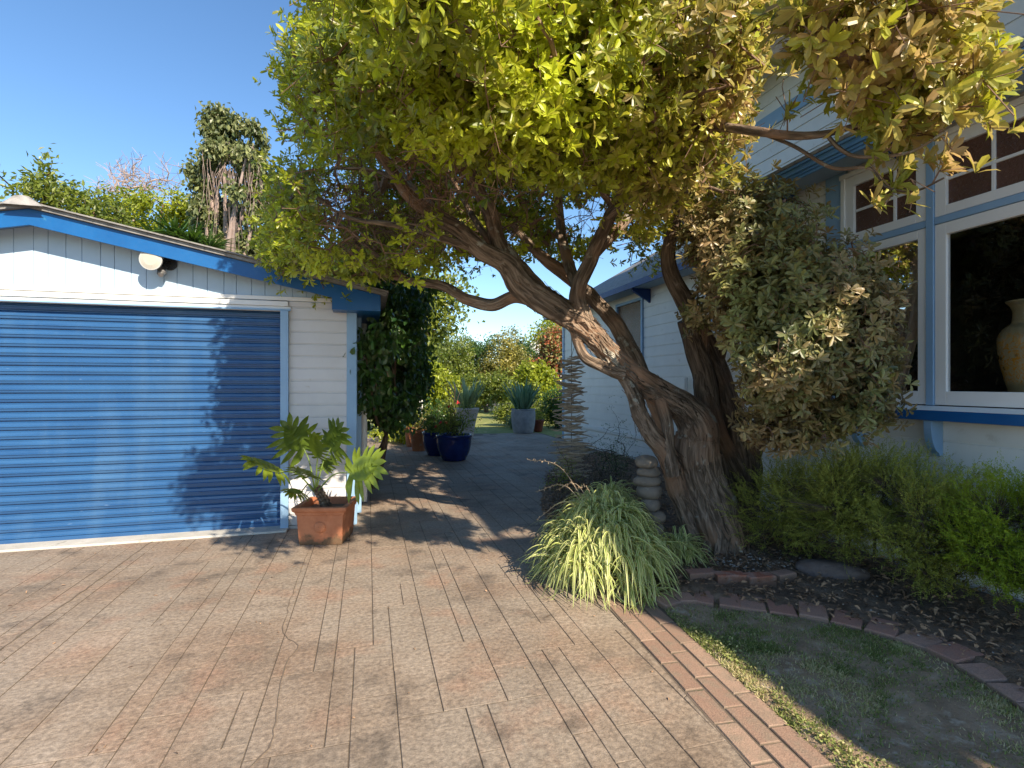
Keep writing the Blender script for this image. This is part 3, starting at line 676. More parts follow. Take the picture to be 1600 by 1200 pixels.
for y in (1.0, 2.95, 4.05, 5.05): mb = MB(); mb.prism([(0, 0), (-.2, 0), (-.2, -.04), (-.05, -.12), (0, -.15)], lambda u, w_, k, y=y: (HX-.02+u, y+k*.06, 3.21+w_)); mb.build('eave_bracket', M['dark_blue'], hs, bevel=.004)
for y in (6.2, 8.0, 9.8, 11.6): mb = MB(); mb.prism([(0, 0), (-.34, 0), (-.34, -.05), (-.05, -.2), (0, -.24)], lambda u, w_, k, y=y: (FX-.0+u, y+k*.06, 3.045+w_)); mb.build('eave_bracket', M['dark_blue'], hs, bevel=.004)
# bay window: frame, sashes, panes
mul = [3.51, 2.84, 2.787, 1.05, 1.0]
mb = MB()
mb.box(HX-.030, HX+.03, 2.787, 2.84, 1.245, 3.15)               # pale blue mullion
mb.box(HX-.028, HX+.03, .99, 1.04, 1.245, 3.15)
mb.box(HX-.024, HX+.03, 2.842, 3.508, 2.545, 2.595); mb.box(HX-.024, HX+.03, 1.042, 2.785, 2.545, 2.595)
fr_ = mb.build('window', M['pale_blue'], hs, bevel=.003)
def sash(mb, y0, y1, z0, z1, s=.055, bot=None, X0=HX-.018, X1=HX+.025):
    bt = s if bot is None else bot
    mb.box(X0, X1, y0, y0+s, z0, z1); mb.box(X0, X1, y1-s, y1, z0, z1); mb.box(X0, X1, y0+s, y1-s, z1-s*1.1, z1); mb.box(X0, X1, y0+s, y1-s, z0, z0+bt)
mb = MB()
sash(mb, 2.843, 3.507, 1.25, 2.542, .062, .098); sash(mb, 1.043, 2.784, 1.25, 2.542, .075, .098)
sash(mb, 2.843, 3.507, 2.598, 3.148, .075, .068); sash(mb, 1.043, 2.784, 2.598, 3.148, .075, .068)
mb.box(HX-.034, HX+.02, 2.842, 3.56, 3.150, 3.19); mb.box(HX-.034, HX+.02, .98, 2.8405, 3.150, 3.19); mb.box(HX-.034, HX+.02, 3.5085, 3.545, 1.245, 3.149)
for y in (3.09, 2.43, 2.155, 1.88, 1.605, 1.33): mb.box(HX-.006, HX+.018, y-.011, y+.011, 2.665, 3.09)
for y0, y1 in ((2.918, 3.079), (3.101, 3.432), (2.441, 2.709), (2.166, 2.419), (1.891, 2.144), (1.616, 1.869), (1.341, 1.594), (1.118, 1.319)): mb.box(HX-.005, HX+.017, y0, y1, 2.842, 2.864)
mb.build('sash', M['trim_white'], fr_, bevel=.003)
mb = MB(); mb.quad((HX+.004, 2.9, 1.34), (HX+.004, 3.45, 1.34), (HX+.004, 3.45, 2.49), (HX+.004, 2.9, 2.49)); mb.build('pane', M['glass'], fr_)
mb = MB(); mb.quad((HX+.004, 1.1, 1.34), (HX+.004, 2.72, 1.34), (HX+.004, 2.72, 2.49), (HX+.004, 1.1, 2.49)); mb.build('pane', M['glass'], fr_)
for y0, y1 in ((2.9, 3.45), (1.1, 2.72)):
    mb = MB(); mb.quad((HX+.006, y0, 2.65), (HX+.006, y1, 2.65), (HX+.006, y1, 3.1), (HX+.006, y0, 3.1)); mb.build('pane', M['brown_glass'], fr_)
mb = MB(); mb.box(HX-.13, HX+.03, .93, 3.60, 1.142, 1.212); si = mb.build('window_sill', M['blue'], hs, bevel=.004)
mb = MB(); mb.add([(HX-.128, .94, 1.214), (HX-.02, .94, 1.243), (HX-.02, 3.59, 1.243), (HX-.128, 3.59, 1.214), (HX-.02, .94, 1.213), (HX-.02, 3.59, 1.213)], [(0, 3, 2, 1), (0, 1, 4), (3, 5, 2)]); mb.build('sill_slope', M['trim_white'], si)
for y in (2.765, 3.36, 1.6):
    arcp = [(0, 0), (-.115, 0), (-.115, -.03)]+[(-.035-.08*math.cos(a), -.03-.2*math.sin(a)) for a in np.linspace(.15, 1.5, 8)]+[(-.03, -.255), (0, -.255)]
    mb = MB(); mb.prism(arcp, lambda u, w_, k, y=y: (HX-.002+u, y+(k-.5)*.055, 1.14+w_)); mb.build('sill_bracket', M['pale_blue'], hs, bevel=.003)
# room behind the bay
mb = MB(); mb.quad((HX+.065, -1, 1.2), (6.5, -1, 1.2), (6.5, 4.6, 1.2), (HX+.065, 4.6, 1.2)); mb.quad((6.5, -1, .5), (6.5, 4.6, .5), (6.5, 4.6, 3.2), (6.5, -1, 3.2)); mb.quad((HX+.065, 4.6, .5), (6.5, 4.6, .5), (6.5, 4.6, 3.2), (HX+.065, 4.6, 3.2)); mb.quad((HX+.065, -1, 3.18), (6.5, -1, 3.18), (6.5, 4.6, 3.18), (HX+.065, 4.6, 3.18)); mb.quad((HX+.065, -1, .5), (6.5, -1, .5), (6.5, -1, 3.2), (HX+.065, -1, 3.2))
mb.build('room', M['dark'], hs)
mb = MB(); mb.box(HX+.065, HX+.55, 1.0, 3.55, 1.30, 1.338); mb.build('window_board', noisy('varnished_wood', (.06, .03, .018), (.1, .05, .03), 5, .4), hs)
# far window
mb = MB(); z0, z1, y0, y1 = 1.80, 2.90, 8.30, 9.22
mb.box(FX-.03, FX+.03, y0-.055, y0, z0-.05, z1+.05); mb.box(FX-.03, FX+.03, y1, y1+.055, z0-.05, z1+.05); mb.box(FX-.031, FX+.03, y0, y1, z1, z1+.05); mb.box(FX-.031, FX+.03, y0, y1, z0-.05, z0)
w2 = mb.build('window', M['pale_blue'], hs, bevel=.003)
mb = MB(); mb.box(FX-.07, FX-.032, y0-.08, y1+.08, z0-.075, z0-.04); mb.build('sill', M['blue'], w2)
mb = MB(); mb.quad((FX+.01, y0, z0), (FX+.01, y1, z0), (FX+.01, y1, z1), (FX+.01, y0, z1)); mb.build('pane', M['brown_glass'], w2)
# curtain and vase inside the bay
cu = []
mb = MB(); nu, nv = 60, 30; vv = []
for j in range(nv):
    t = j/(nv-1); z = 2.50-t*1.15
    wdt = .63*(1-.36*t**1.3)+.02; y_r = 3.47
    for i in range(nu):
        u = i/(nu-1); vv.append((HX+.052+.020*math.sin(u*34+t*2)+.008*math.sin(u*71), y_r-u*wdt, z))
I = np.arange(nu*nv).reshape(nv, nu); mb.add(vv, np.stack([I[:-1, :-1], I[:-1, 1:], I[1:, 1:], I[1:, :-1]], -1).reshape(-1, 4))
o = single('curtain', mb, M['curtain'], 'beige curtain drawn aside inside the narrow window of the bay', 'curtain', smooth=True)
so2 = o.modifiers.new('thick', 'SOLIDIFY'); so2.thickness = .004
m, t = newmat('glazed_vase')
co = t.n('TexCoord'); vo = t.n('TexVoronoi', Vector=(co, 3), Scale=11); nz = t.n('TexNoise', Vector=(co, 3), Scale=9, Detail=4); n2 = t.n('TexNoise', Vector=(co, 3), Scale=22, Detail=3)
n2.inputs['Distortion'].default_value = 2.5
c = t.mix((t.ramp((n2, 0), [(.50, (0, 0, 0)), (.54, (1, 1, 1)), (.60, (1, 1, 1)), (.63, (0, 0, 0))]), 0), (.34, .27, .15), (.46, .19, .015))
sep = t.n('SeparateXYZ', Vector=(co, 3)); band = t.ramp(t.n('MapRange', Value=(sep, 2), i1=1.39, i2=1.75), [(0, (0, 0, 0)), (.08, (1, 1, 1)), (.85, (1, 1, 1)), (1, (0, 0, 0))])
dots = t.mix((t.ramp((vo, 0), [(.13, (1, 1, 1)), (.2, (0, 0, 0))]), 0), c, (.12, .08, .03))
fl = t.mix((t.ramp((nz, 0), [(.56, (0, 0, 0)), (.62, (1, 1, 1))]), 0), dots, (.42, .22, .03))
c = t.mix((band, 0), (.27, .21, .11), fl)
t.out(t.n('BsdfPrincipled', Base_Color=c, Roughness=.22)); 
vb = P(1594, 612, 3.48); vc = (HX+.26, 2.40, 1.339)
prof = [(.0, 0), (.085, 0), (.095, .02), (.115, .1), (.138, .22), (.148, .32), (.145, .38), (.12, .43), (.085, .46), (.075, .49), (.073, .54), (.085, .58), (.105, .605), (.108, .615), (.098, .615), (.07, .58), (.06, .5)]
mb = MB(); mb.lathe(smooth_path([(a, b_, 0) for a, b_ in prof], .01)[:, :2], vc, 48)
single('vase', mb, m, 'tall cream glazed vase with gold flowers and grapes standing in the window', 'vase', smooth=True)

# ================================================================== terracotta box pot
def boxpot(root, c, yaw, w, h):
    ca, sa = math.cos(yaw), math.sin(yaw)
    def ring(k, hw, z): return [(c[0]+ca*x-sa*y, c[1]+sa*x+ca*y, c[2]+z) for x, y in ((-hw, -hw), (hw, -hw), (hw, hw), (-hw, hw))]
    lv = [(.82*w, 0), (.84*w, .02), (.90*w, h*.72), (.905*w, h*.78), (.945*w, h*.80), (.95*w, h*.83), (.96*w, h*.86), (1.04*w, h*.90), (1.06*w, h*.97), (1.04*w, h), (.86*w, h), (.82*w, h*.84), (.8*w, h*.8)]
    v = [p for hw, z in lv for p in ring(0, hw/2, z)]; n = len(lv)
    f = [(i*4+k, i*4+(k+1) % 4, (i+1)*4+(k+1) % 4, (i+1)*4+k) for i in range(n-1) for k in range(4)]+[(3, 2, 1, 0)]
    mb = MB(); mb.add(v, f); body = mb.build('body', M['pot_box'], root, bevel=.004)
    mb = MB()                                                   # round boss on the front face
    cc = np.array([c[0]-sa*-(w*.438), c[1]+ca*-(w*.438), c[2]+h*.47]); d = np.array([sa, -ca, 0])
    mb.tube([cc-d*.01, cc+d*.005, cc+d*.013, cc+d*.018], [.05, .05, .042, .022], 24); mb.build('boss', M['pot_box'], root, smooth=False)
    mb = MB(); mb.add(ring(0, .405*w, h*.82), [(0, 1, 2, 3)]); mb.build('soil', M['soil'], root)
m, t = newmat('weathered_terracotta')
co = t.n('TexCoord'); sep = t.n('SeparateXYZ', Vector=(co, 3)); n1 = t.n('TexNoise', Vector=(co, 3), Scale=9, Detail=7, Roughness=.65); n2 = t.n('TexNoise', Vector=(co, 3), Scale=40, Detail=3)
c = (t.ramp((n1, 0), [(.3, (.36, .125, .055)), (.7, (.50, .20, .095))]), 0)
hz = t.math('ADD', t.math('MULTIPLY', (sep, 2), -5.0), t.math('MULTIPLY', (n1, 0), 1.35))
c = t.mix((t.ramp(hz, [(.28, (0, 0, 0)), (.50, (.85, .85, .85))]), 0), c, (.085, .065, .035))
c = t.mix((t.ramp((n2, 0), [(.70, (0, 0, 0)), (.75, (.8, .8, .8))]), 0), c, (.10, .08, .05))
t.out(t.n('BsdfPrincipled', Base_Color=c, Roughness=.8, Normal=t.n('Bump', Strength=.3, Distance=.004, Height=(n2, 0)))); M['pot_box'] = m
pc = G(497, 853)+FWD*.205+RIGHT*.005; pyaw = -T+R(2)
pt = thing('planter_pot', pc, 'square terracotta planter with a raised round boss, mossy at the foot, by the garage corner', 'plant pot')
boxpot(pt, pc, pyaw, .44, .335)
# philodendron: palm-like trunk, arching stalks, deeply lobed leaves
ph = thing('philodendron', pc+np.array([0, 0, .27]), 'split-leaf philodendron with a scaly stub trunk growing in the square terracotta planter', 'plant')
tb = pc+np.array([.0, 0, .26]); tt = P(493, 762, 4.62)
mb = MB(); mb.tube(smooth_path([tb, tb+(tt-tb)*.5+np.array([.01, 0, 0]), tt], .012), np.linspace(.05, .038, len(smooth_path([tb, tb+(tt-tb)*.5+np.array([.01, 0, 0]), tt], .012)))*(1+.12*np.sin(np.arange(len(smooth_path([tb, tb+(tt-tb)*.5+np.array([.01, 0, 0]), tt], .012)))*1.9)), 18, bark=(.25, 3), co=1e-6); mb.build('trunk', M['bark2'], ph)
def philo(att, tip, size, face, lean, rnd):
    """att: stalk end px, tip direction px; leaf blade of lobes off a midrib"""
    mbs = MB(); mid = (tt+att)/2+np.array([0, 0, .05])
    mbs.tube(smooth_path([tt-np.array([0, 0, .05]), mid, att], .03), np.linspace(.008, .004, len(smooth_path([tt-np.array([0, 0, .05]), mid, att], .03))), 8); st = mbs.build('stalk', M['stem_green'], ph, smooth=True)
    d = unit(tip-att); nr = unit(face-d*(face@d)); sd_ = np.cross(d, nr); L = np.linalg.norm(tip-att); size = size*.98
    mb = MB(); nl = 8
    def ribbon(p0, dd, ln, wd, droop):
        k = 7; s = np.linspace(0, 1, k); c = p0+dd*(ln*s)[:, None]-nr*(droop*ln*s**2)[:, None]; c[:, 2] -= .10*ln*s**2
        w_ = wd*np.array([.55, .62, .8, 1.0, .95, .65, .05]); sv = np.cross(dd, nr); wav = nr*(.12*wd*np.sin(s*9+rng.random()*6))[:, None]
        v = np.concatenate([c-sv*w_[:, None]+wav+nr*(.25*w_)[:, None], c, c+sv*w_[:, None]-wav+nr*(.25*w_)[:, None]])
        f = [(i, i+1, k+i+1, k+i) for i in range(k-1)]+[(k+i, k+i+1, 2*k+i+1, 2*k+i) for i in range(k-1)]
        mb.add(v, f, rnd=np.full(3*k, np.clip(rnd+rng.normal()*.08, 0, 1)))
    for i in range(nl):
        s = -.05+i/nl*.92; pos = att+d*L*s-nr*.08*L*s*s; a = R(118-i*11.5+rng.normal()*5); ln = rng.uniform(.82, 1.15)*size*(.62+.42*math.sin(math.pi*min(1, .25+s*.75)))*(1 if i else .8)
        for sg in (1, -1):
            dd = unit(d*math.cos(a)+sd_*sg*math.sin(a)+nr*.05); ribbon(pos, dd, ln, size*.115, .14)
    ribbon(att+d*L*.80, d, size*.55, size*.13, .2)
    # web along the midrib joining the lobes
    k = 9; s = np.linspace(-.05, .95, k); c = att+d*(L*s)[:, None]-nr*(.08*L*s*s)[:, None]; w_ = size*.46*np.sin(np.pi*np.clip(.15+s*.85, 0, 1))+.004
    v = np.concatenate([c-sd_*w_[:, None]+nr*.012, c-nr*.002, c+sd_*w_[:, None]+nr*.012]); mb.add(v, [(i, i+1, k+i+1, k+i) for i in range(k-1)]+[(k+i, k+i+1, 2*k+i+1, 2*k+i) for i in range(k-1)], rnd=np.full(3*k, rnd))
    mb.build('leaf', M['leaf_philo'], ph, smooth=True)
cf = -FWD
for (a, b_, d0), (c_, e, d1), sz, fc, rn in [
    ((437, 737, 4.45), (385, 716, 4.25), .20, cf*.4+UP*.9, .75), ((474, 700, 4.62), (446, 664, 4.5), .22, cf*.7+UP*.6, .30),
    ((497, 712, 4.5), (490, 676, 4.3), .13, cf*.9+UP*.3, .5), ((517, 700, 4.65), (531, 666, 4.55), .21, cf*.75+UP*.5, .25),
    ((551, 739, 4.45), (590, 722, 4.35), .24, cf*.85+UP*.4-RIGHT*.2, .9), ((482, 744, 4.35), (462, 728, 4.15), .15, cf*.4+UP*.9, .35),
    ((470, 770, 4.4), (448, 768, 4.3), .11, cf*.5+UP*.9, .45), ((507, 733, 4.8), (520, 715, 4.9), .10, cf*.6+UP*.7, .3)]:
    philo(P(a, b_, d0), P(c_, e, d1), sz, fc, 0, rn)
M['leaf_gold'] = leafmat('golden_leaf', (.07, .09, .02), (.34, .30, .07), (.45, .42, .06), tw=.35)
# ================================================================== main tree
def px_path(pts, step=.022):
    q = np.array([np.append(P(a, b_, d), r) for a, b_, d, r in pts]); s = smooth_path(q, step)
    return s[:, :3], s[:, 3]
limbs = {
 'A': [(1142,900,4.28,.26),(1137,868,4.30,.19),(1127,822,4.33,.165),(1110,782,4.36,.155),(1096,748,4.38,.145),(1091,715,4.38,.152),(1092,682,4.4,.140),(1078,650,4.4,.118),(1043,621,4.4,.098),(1004,597,4.38,.090),(961,562,4.35,.090),(914,512,4.3,.096),(872,482,4.25,.104),(822,448,4.2,.098),(790,412,4.15,.078),(757,395,4.1,.068),(720,358,4.05,.058),(680,335,4.0,.050),(645,310,3.9,.042),(610,262,3.8,.034),(570,218,3.65,.022),(530,170,3.5,.014)],
 'B': [(860,476,4.24,.095),(818,432,4.28,.082),(782,388,4.22,.075),(765,335,4.15,.062),(738,282,4.1,.05),(716,215,4.0,.038),(728,140,3.9,.028),(745,60,3.8,.018)],
 'C': [(912,505,4.28,.085),(903,455,4.3,.062),(922,402,4.3,.062),(950,342,4.25,.055),(980,292,4.2,.05),(1006,232,4.1,.042),(1030,150,4,.034),(1050,50,3.9,.024),(1060,-60,3.8,.016)],
 'D': [(850,470,4.22,.07),(806,462,4.25,.050),(768,476,4.3,.047),(730,467,4.35,.043),(690,447,4.4,.038),(640,438,4.5,.032),(585,422,4.5,.026),(530,390,4.5,.016),(480,340,4.4,.010)],
 'G': [(1098,850,4.42,.08),(1074,805,4.40,.07),(1056,755,4.36,.078),(1041,708,4.3,.080),(1020,680,4.28,.070),(1002,652,4.28,.064),(994,626,4.3,.058),(985,606,4.33,.050),(972,588,4.35,.04)],
 'H': [(975,585,4.3,.05),(945,574,4.28,.045),(916,560,4.28,.042),(903,535,4.3,.040),(896,505,4.32,.04)],
 'I': [(1075,760,4.6,.07),(1052,700,4.8,.055),(1028,645,5.0,.055),(1008,595,5.15,.062),(986,546,5.2,.07),(958,500,5.2,.07),(920,458,5.1,.065),(880,425,4.8,.06),(840,395,4.8,.045),(800,350,4.8,.03)],
 'J': [(1052,745,4.25,.06),(1046,700,4.25,.048),(1042,655,4.3,.05),(1030,615,4.38,.05)],
 'Fm': [(975,300,4.2,.04),(1000,230,4.0,.034),(1032,182,3.7,.028),(1072,178,3.4,.026),(1115,195,3.1,.024),(1180,205,2.8,.021),(1255,212,2.45,.017),(1330,198,2.2,.012),(1390,160,2.05,.009),(1440,115,1.95,.006)],
 'F2': [(1290,208,2.32,.009),(1312,232,2.22,.0085),(1345,245,2.15,.007),(1420,238,2.02,.0055),(1478,205,1.92,.004)],
 'F3': [(1190,208,2.75,.010),(1240,228,2.55,.0085),(1300,262,2.32,.0075),(1358,262,2.15,.006),(1385,292,2.08,.005),(1430,298,2.0,.004),(1475,278,1.92,.003)],
 'L': [(925,400,4.3,.045),(990,330,4.5,.04),(1050,250,4.6,.035),(1110,170,4.5,.03),(1170,90,4.4,.02),(1230,20,4.2,.014)],
 'T1': [(745,390,4.1,.034),(690,372,4.0,.028),(620,352,3.9,.021),(545,340,3.8,.013),(480,300,3.7,.007)],
 'T2': [(700,348,4.05,.034),(655,300,4.2,.026),(590,268,4.3,.018),(520,262,4.3,.010)],
 'T3': [(640,440,4.5,.024),(590,400,4.4,.019),(530,350,4.3,.012),(470,330,4.2,.007)],
 'T4': [(800,425,4.2,.035),(740,340,4.5,.026),(700,270,4.7,.018),(640,200,4.8,.010)],
 'T5': [(735,278,4.1,.030),(680,240,4.0,.022),(610,190,3.8,.014),(540,120,3.6,.008)],
 'T6': [(945,345,4.25,.035),(1000,300,4.0,.026),(1060,280,3.8,.018),(1130,300,3.6,.010)],
 'T7': [(960,325,4.3,.03),(900,250,4.1,.024),(850,180,3.9,.015),(800,120,3.6,.009)],
 'N': [(1016,215,4.1,.03),(940,160,3.7,.026),(880,110,3.4,.02),(830,40,3.2,.014)],
 'Q': [(757,395,4.1,.05),(700,345,4.4,.04),(650,300,4.8,.03),(600,230,5.1,.022),(560,150,5.2,.015)],
 'S': [(903,455,4.3,.05),(880,380,4.8,.045),(870,300,5.2,.038),(850,200,5.4,.03),(830,90,5.4,.02)],
}
tree = thing('evergreen_tree', G(1150, 888), 'big gnarled evergreen tree with a twisting shaggy trunk leaning left over the driveway', 'tree')
tk = MB(); nodes = []; noder = []
for nm, pts in limbs.items():
    p, r = px_path(pts)
    big = nm in 'ABCDGHIJ'
    if big: p = p+(np.stack([fbm(p*5+k*17, 31+k, 2) for k in range(3)], -1)-.5)*np.minimum(r, .12)[:, None]*.55
    tk.tube(p, r, 56 if nm in 'AGI' else (32 if big else 12), bark=(.30 if nm in 'AG' else .20, 7+len(nodes)) if big else (.15, 9), co=3.0+len(nodes)*.01)
    if nm not in ('G', 'H', 'J'):
        k = r < .075
        nodes += list(p[k][::5]); noder += list(r[k][::5])
    if nm == 'A':                                               # buttress folds that run down into the roots
        for a0, rr_, bb in ((-.9, .08, (1098, 872, 4.25)), (.3, .09, (1122, 888, 4.15)), (1.2, .08, (1168, 880, 4.2))):
            q = P(1106, 780, 4.36); e = P(*bb); e[2] = -.02
            c1 = P(1128, 835, 4.30)*.45+e*.55+np.array([0, 0, .08])
            pp = smooth_path(np.array([q, (q+c1)/2, c1, e]), .022); tk.tube(pp, np.linspace(.06, rr_*.5, len(pp)), 28, bark=(.3, 40+int(a0*10)), co=8.0)
tk.build('trunk', M['bark'], tree, smooth=True)
# burrs: shaggy bark strips standing off the stem
sb = MB()
pA, rA = px_path(limbs['A']); pG, rG = px_path(limbs['G'])
for (pp, rr2, cnt, lo, hi) in ((pA, rA, 1100, 3, int(len(pA)*.62)), (pG, rG, 300, 2, len(pG)-2), (*px_path(limbs['B']), 60, 1, 60)):
    for _ in range(cnt):
        i = random.randrange(lo, min(hi, len(pp)-8)); t = unit(pp[min(i+3, len(pp)-1)]-pp[i]); o = rand_unit(1)[0]; o = unit(o-t*(o@t)); L = random.uniform(.06, .20); wd = random.uniform(.0025, .009); s = np.cross(t, o)
        k = 5; q = np.linspace(0, 1, k)[:, None]; base = pp[i]+o*rr2[i]*.97; c = base+t*L*q*random.choice((1, -1))+o*(random.uniform(.004, .028)*q**1.6)+s*(.008*np.sin(q*5+random.random()*6))
        w_ = wd*np.array([.4, 1, 1, .7, .15])[:, None]
        v = np.concatenate([c-s*w_, c+s*w_, c-o*.004]); sb.add(v, [(a, a+1, k+a+1, k+a) for a in range(k-1)]+[(a, a+1, 2*k+a+1, 2*k+a) for a in range(k-1)]+[(k+a, k+a+1, 2*k+a+1, 2*k+a) for a in range(k-1)], co=v*.25)
sb.build('loose_bark', M['bark'], tree, smooth=True)

GAP = .45
def shell(center, rad, n, inner=.74, low=-.2, lowkeep=.3, seed=1, rough=.22, clump=2.2):
    """points through the outer layer of an uneven crown, thinned where noise leaves gaps"""
    d = rand_unit(int(n*3)); c = np.array(center); rad = np.array(rad)
    bump = 1+rough*2*(fbm(d*clump+10, seed, 2)-.5)
    s = (inner+(1-inner)*rng.random(len(d))**.6)*bump
    p = c+d[:, :1]*RIGHT*rad[0]*s[:, None]+d[:, 1:2]*FWD*rad[1]*s[:, None]+d[:, 2:3]*UP*rad[2]*s[:, None]
    gap = fbm(p*1.9, seed+50, 2) > GAP
    keep = gap & ((d[:, 2] > low) | (rng.random(len(d)) < lowkeep))
    nr = unit(d[:, :1]*RIGHT/rad[0]+d[:, 1:2]*FWD/rad[1]+d[:, 2:3]*UP/rad[2])
    return p[keep][:n], nr[keep][:n]
left = [(488,-4000),(478,0),(462,60),(432,110),(446,170),(436,230),(424,300),(412,380),(432,440),(520,462),(560,440),(610,420),(660,415),(700,420),(745,425),(800,400),(850,395),(900,420),(960,420),(1060,420),(1120,330),(1165,260),(1160,150),(1195,50),(1300,-10),(1420,-60),(1420,-4000)]
def clip(p, nr, poly):
    x, y, d = proj(p); ok = inpoly(x, y, poly) & (d > .9); return p[ok], nr[ok]
specs = [((715,110,4.35),(1.78,1.75,1.62),2000,.76,-.35,.5),((560,255,3.9),(.85,.9,.95),900,.66,-.6,.8),((1010,40,4.1),(1.75,1.6,1.6),1500,.74,-.35,.45),
         ((800,60,3.0),(1.0,.75,.8),560,.45,-.9,1),((930,170,3.3),(.8,.55,.5),330,.3,-1,1),((640,130,3.1),(.75,.6,.55),420,.4,-1,1),((1000,50,2.9),(.7,.5,.5),260,.4,-1,1),((530,60,3.3),(.55,.5,.6),240,.4,-1,1),((770,160,2.9),(.78,.42,.36),420,.3,-1,1),((880,240,3.4),(.55,.35,.20),130,.2,-1,1),((1070,170,3.3),(.48,.4,.42),240,.2,-1,1),((1130,60,3.1),(.4,.35,.4),180,.2,-1,1),((1010,255,3.5),(.3,.3,.2),70,.2,-1,1),
         ((870,330,5.6),(1.9,.9,1.1),520,.5,-1,1),((520,380,4.6),(.75,.7,.55),820,.5,-1,1),((590,330,5.9),(1.1,.5,.8),420,.3,-1,1),((740,350,6.2),(1.0,.5,.55),300,.3,-1,1),((860,390,6.0),(.5,.4,.25),80,.3,-1,1),((1120,180,4.6),(1.1,.8,1.2),620,.4,-1,1),((660,-420,3.6),(1.8,1.6,1.2),800,.5,-1,1)]
TP, TN = [], []
for i, (c, r, n, inn, low, lk) in enumerate(specs):
    GAP = .36 if c[2] < 3.5 and c != (640,130,3.1) else .47
    p, nr = shell(P(*c), r, n, inn, low, lk, seed=60+i); p, nr = clip(p, nr, left); TP.append(p); TN.append(nr)
p, nr = shell((.12, 2.0, 3.08), (.42, .35, .38), 200, .2, -1, 1, seed=310); p, nr = clip(p, nr, left); TP.append(p); TN.append(nr)
p, nr = shell((1.15, 1.0, 2.98), (.80, .40, .28), 230, .2, -1, 1, seed=300); p, nr = clip(p, nr, left); TP.append(p); TN.append(nr)
TP = np.concatenate(TP); TN = np.concatenate(TN)
ok = (TP[:, 0] < 3.55) | (TP[:, 2] > 4.3); ok &= TP[:, 2] > 1.9
TP, TN = TP[ok], TN[ok]
GAP = .38
rp = [(1195,-400),(1205,60),(1290,110),(1345,185),(1350,215),(1390,235),(1450,215),(1440,262),(1520,240),(1555,170),(1580,75),(1525,55),(1530,-20),(1440,-400)]
p, nr = shell(P(1415, 60, 2.0), (.62, .36, .42), 560, .2, -1, 1, seed=90, rough=.3); p, nr = clip(p, nr, rp); ok = p[:, 0] < 3.6; p, nr = p[ok], nr[ok]
extra = np.array([P(*q) for q in ((1398,300,2.05),(1382,318,2.06),(1432,292,2.0),(1470,268,1.93),(1500,262,1.9),(1420,275,1.98),(1485,232,1.93),(1360,290,2.15),(1535,170,1.9),(1545,200,1.9),(1225,120,2.6),(1250,150,2.4),(1195,100,2.8),(1290,110,2.3),(1270,60,2.4),(1235,175,2.5))])
TPr = np.concatenate([p, extra]); TNr = np.concatenate([nr, np.tile(unit(RIGHT*.5-FWD*.4+UP*.1), (len(extra), 1))])
nb = len(nodes)
A_, par_, load_, ends_ = grow(nodes, np.concatenate([TP, TPr]), step=.10, wob=.07, up=.12)
br = MB(); twig_mesh(br, A_, par_, load_, nb, r0=.0021, pw=.44, sides=5, rmax=.035)
# bare dead twiglets inside the crown
nx_, ny_, nd_ = proj(A_[nb:]); wgt = np.where(inpoly(nx_, ny_, [(440,300),(540,235),(720,230),(960,200),(1340,120),(1340,280),(1240,330),(960,420),(560,440)]), 4.0, 1.0); pick = rng.choice(np.arange(nb, len(A_)), 9000, p=wgt/wgt.sum()); dd = unit(rng.normal(size=(9000, 3))+np.array([0, 0, .2])); Ls = rng.uniform(.05, .22, 9000)
for i in range(9000):
    a = A_[pick[i]]; b_ = a+dd[i]*Ls[i]; c_ = b_+unit(dd[i]+rng.normal(size=3)*.5)*Ls[i]*.6
    pass
tw_a = A_[pick]; tw_b = tw_a+dd*Ls[:, None]; tw_c = tw_b+unit(dd+rng.normal(size=(9000, 3))*.5)*Ls[:, None]*.7
AA = np.concatenate([tw_a, tw_b, tw_c]); PP = [-2]*9000+list(range(9000))+list(range(9000, 7200)); LL = np.concatenate([np.full(9000, 1.), np.full(9000, .8), np.full(9000, .35)])
twig_mesh(br, AA, PP, LL, 0, r0=.0021, pw=.5, sides=4)
br.build('branch', M['twig'], tree)
cr = MB()
allT = np.concatenate([TP, TPr]); allN = np.concatenate([TN, TNr])
def crown_leaves(mb, T_, N_, m, ln, wd, k, sc=.06, dryfn=None, rb=0):
    c = np.repeat(T_, m, 0)+rng.normal(size=(len(T_)*m, 3))*sc; ax = unit(np.repeat(N_, m, 0)*1.0-FWD*.35+np.array([0, 0, .45])+rng.normal(size=(len(c), 3))*.45)
    # leaves keep off the wall
    keep = ~((c[:, 0] > 3.6) & (c[:, 2] < 3.8)); c, ax = c[keep], ax[keep]
    rr_ = np.clip(fbm(c*3.2, 5, 2)*2.0-.50+rb, 0, 1)
    dry = dryfn(c) if dryfn else None
    qx, qy, qd = proj(c); ls = np.clip(.72+(qx-430)/1100, .72, 1.0)
    whorls(mb, c, ax, k=k, ln=ln*ls, wd=wd, rnd=rr_, dry=dry, spread=(28, 74))
    return c, ax
def dry1(c):
    x, y, d = proj(c); s = np.clip((x-880)/260, 0, 1)
    return np.clip(s*(.50+1.2*(fbm(c*3, 77, 2)-.4)), 0, .95)
hol = [(478,300),(540,245),(640,225),(720,235),(820,262),(900,290),(960,310),(960,400),(900,410),(780,410),(700,405),(620,405),(520,395)]
hx, hy, hd_ = proj(TP); lit_ = ~(inpoly(hx, hy, hol) & (hd_ < 5.2) & (rng.random(len(TP)) < .92))
lit_ &= rng.random(len(TP)) < .86; TPl, TNl = TP[lit_], TN[lit_]
c1, a1 = crown_leaves(cr, TPl, TNl, 4, .070, .0225, 8, dryfn=dry1)
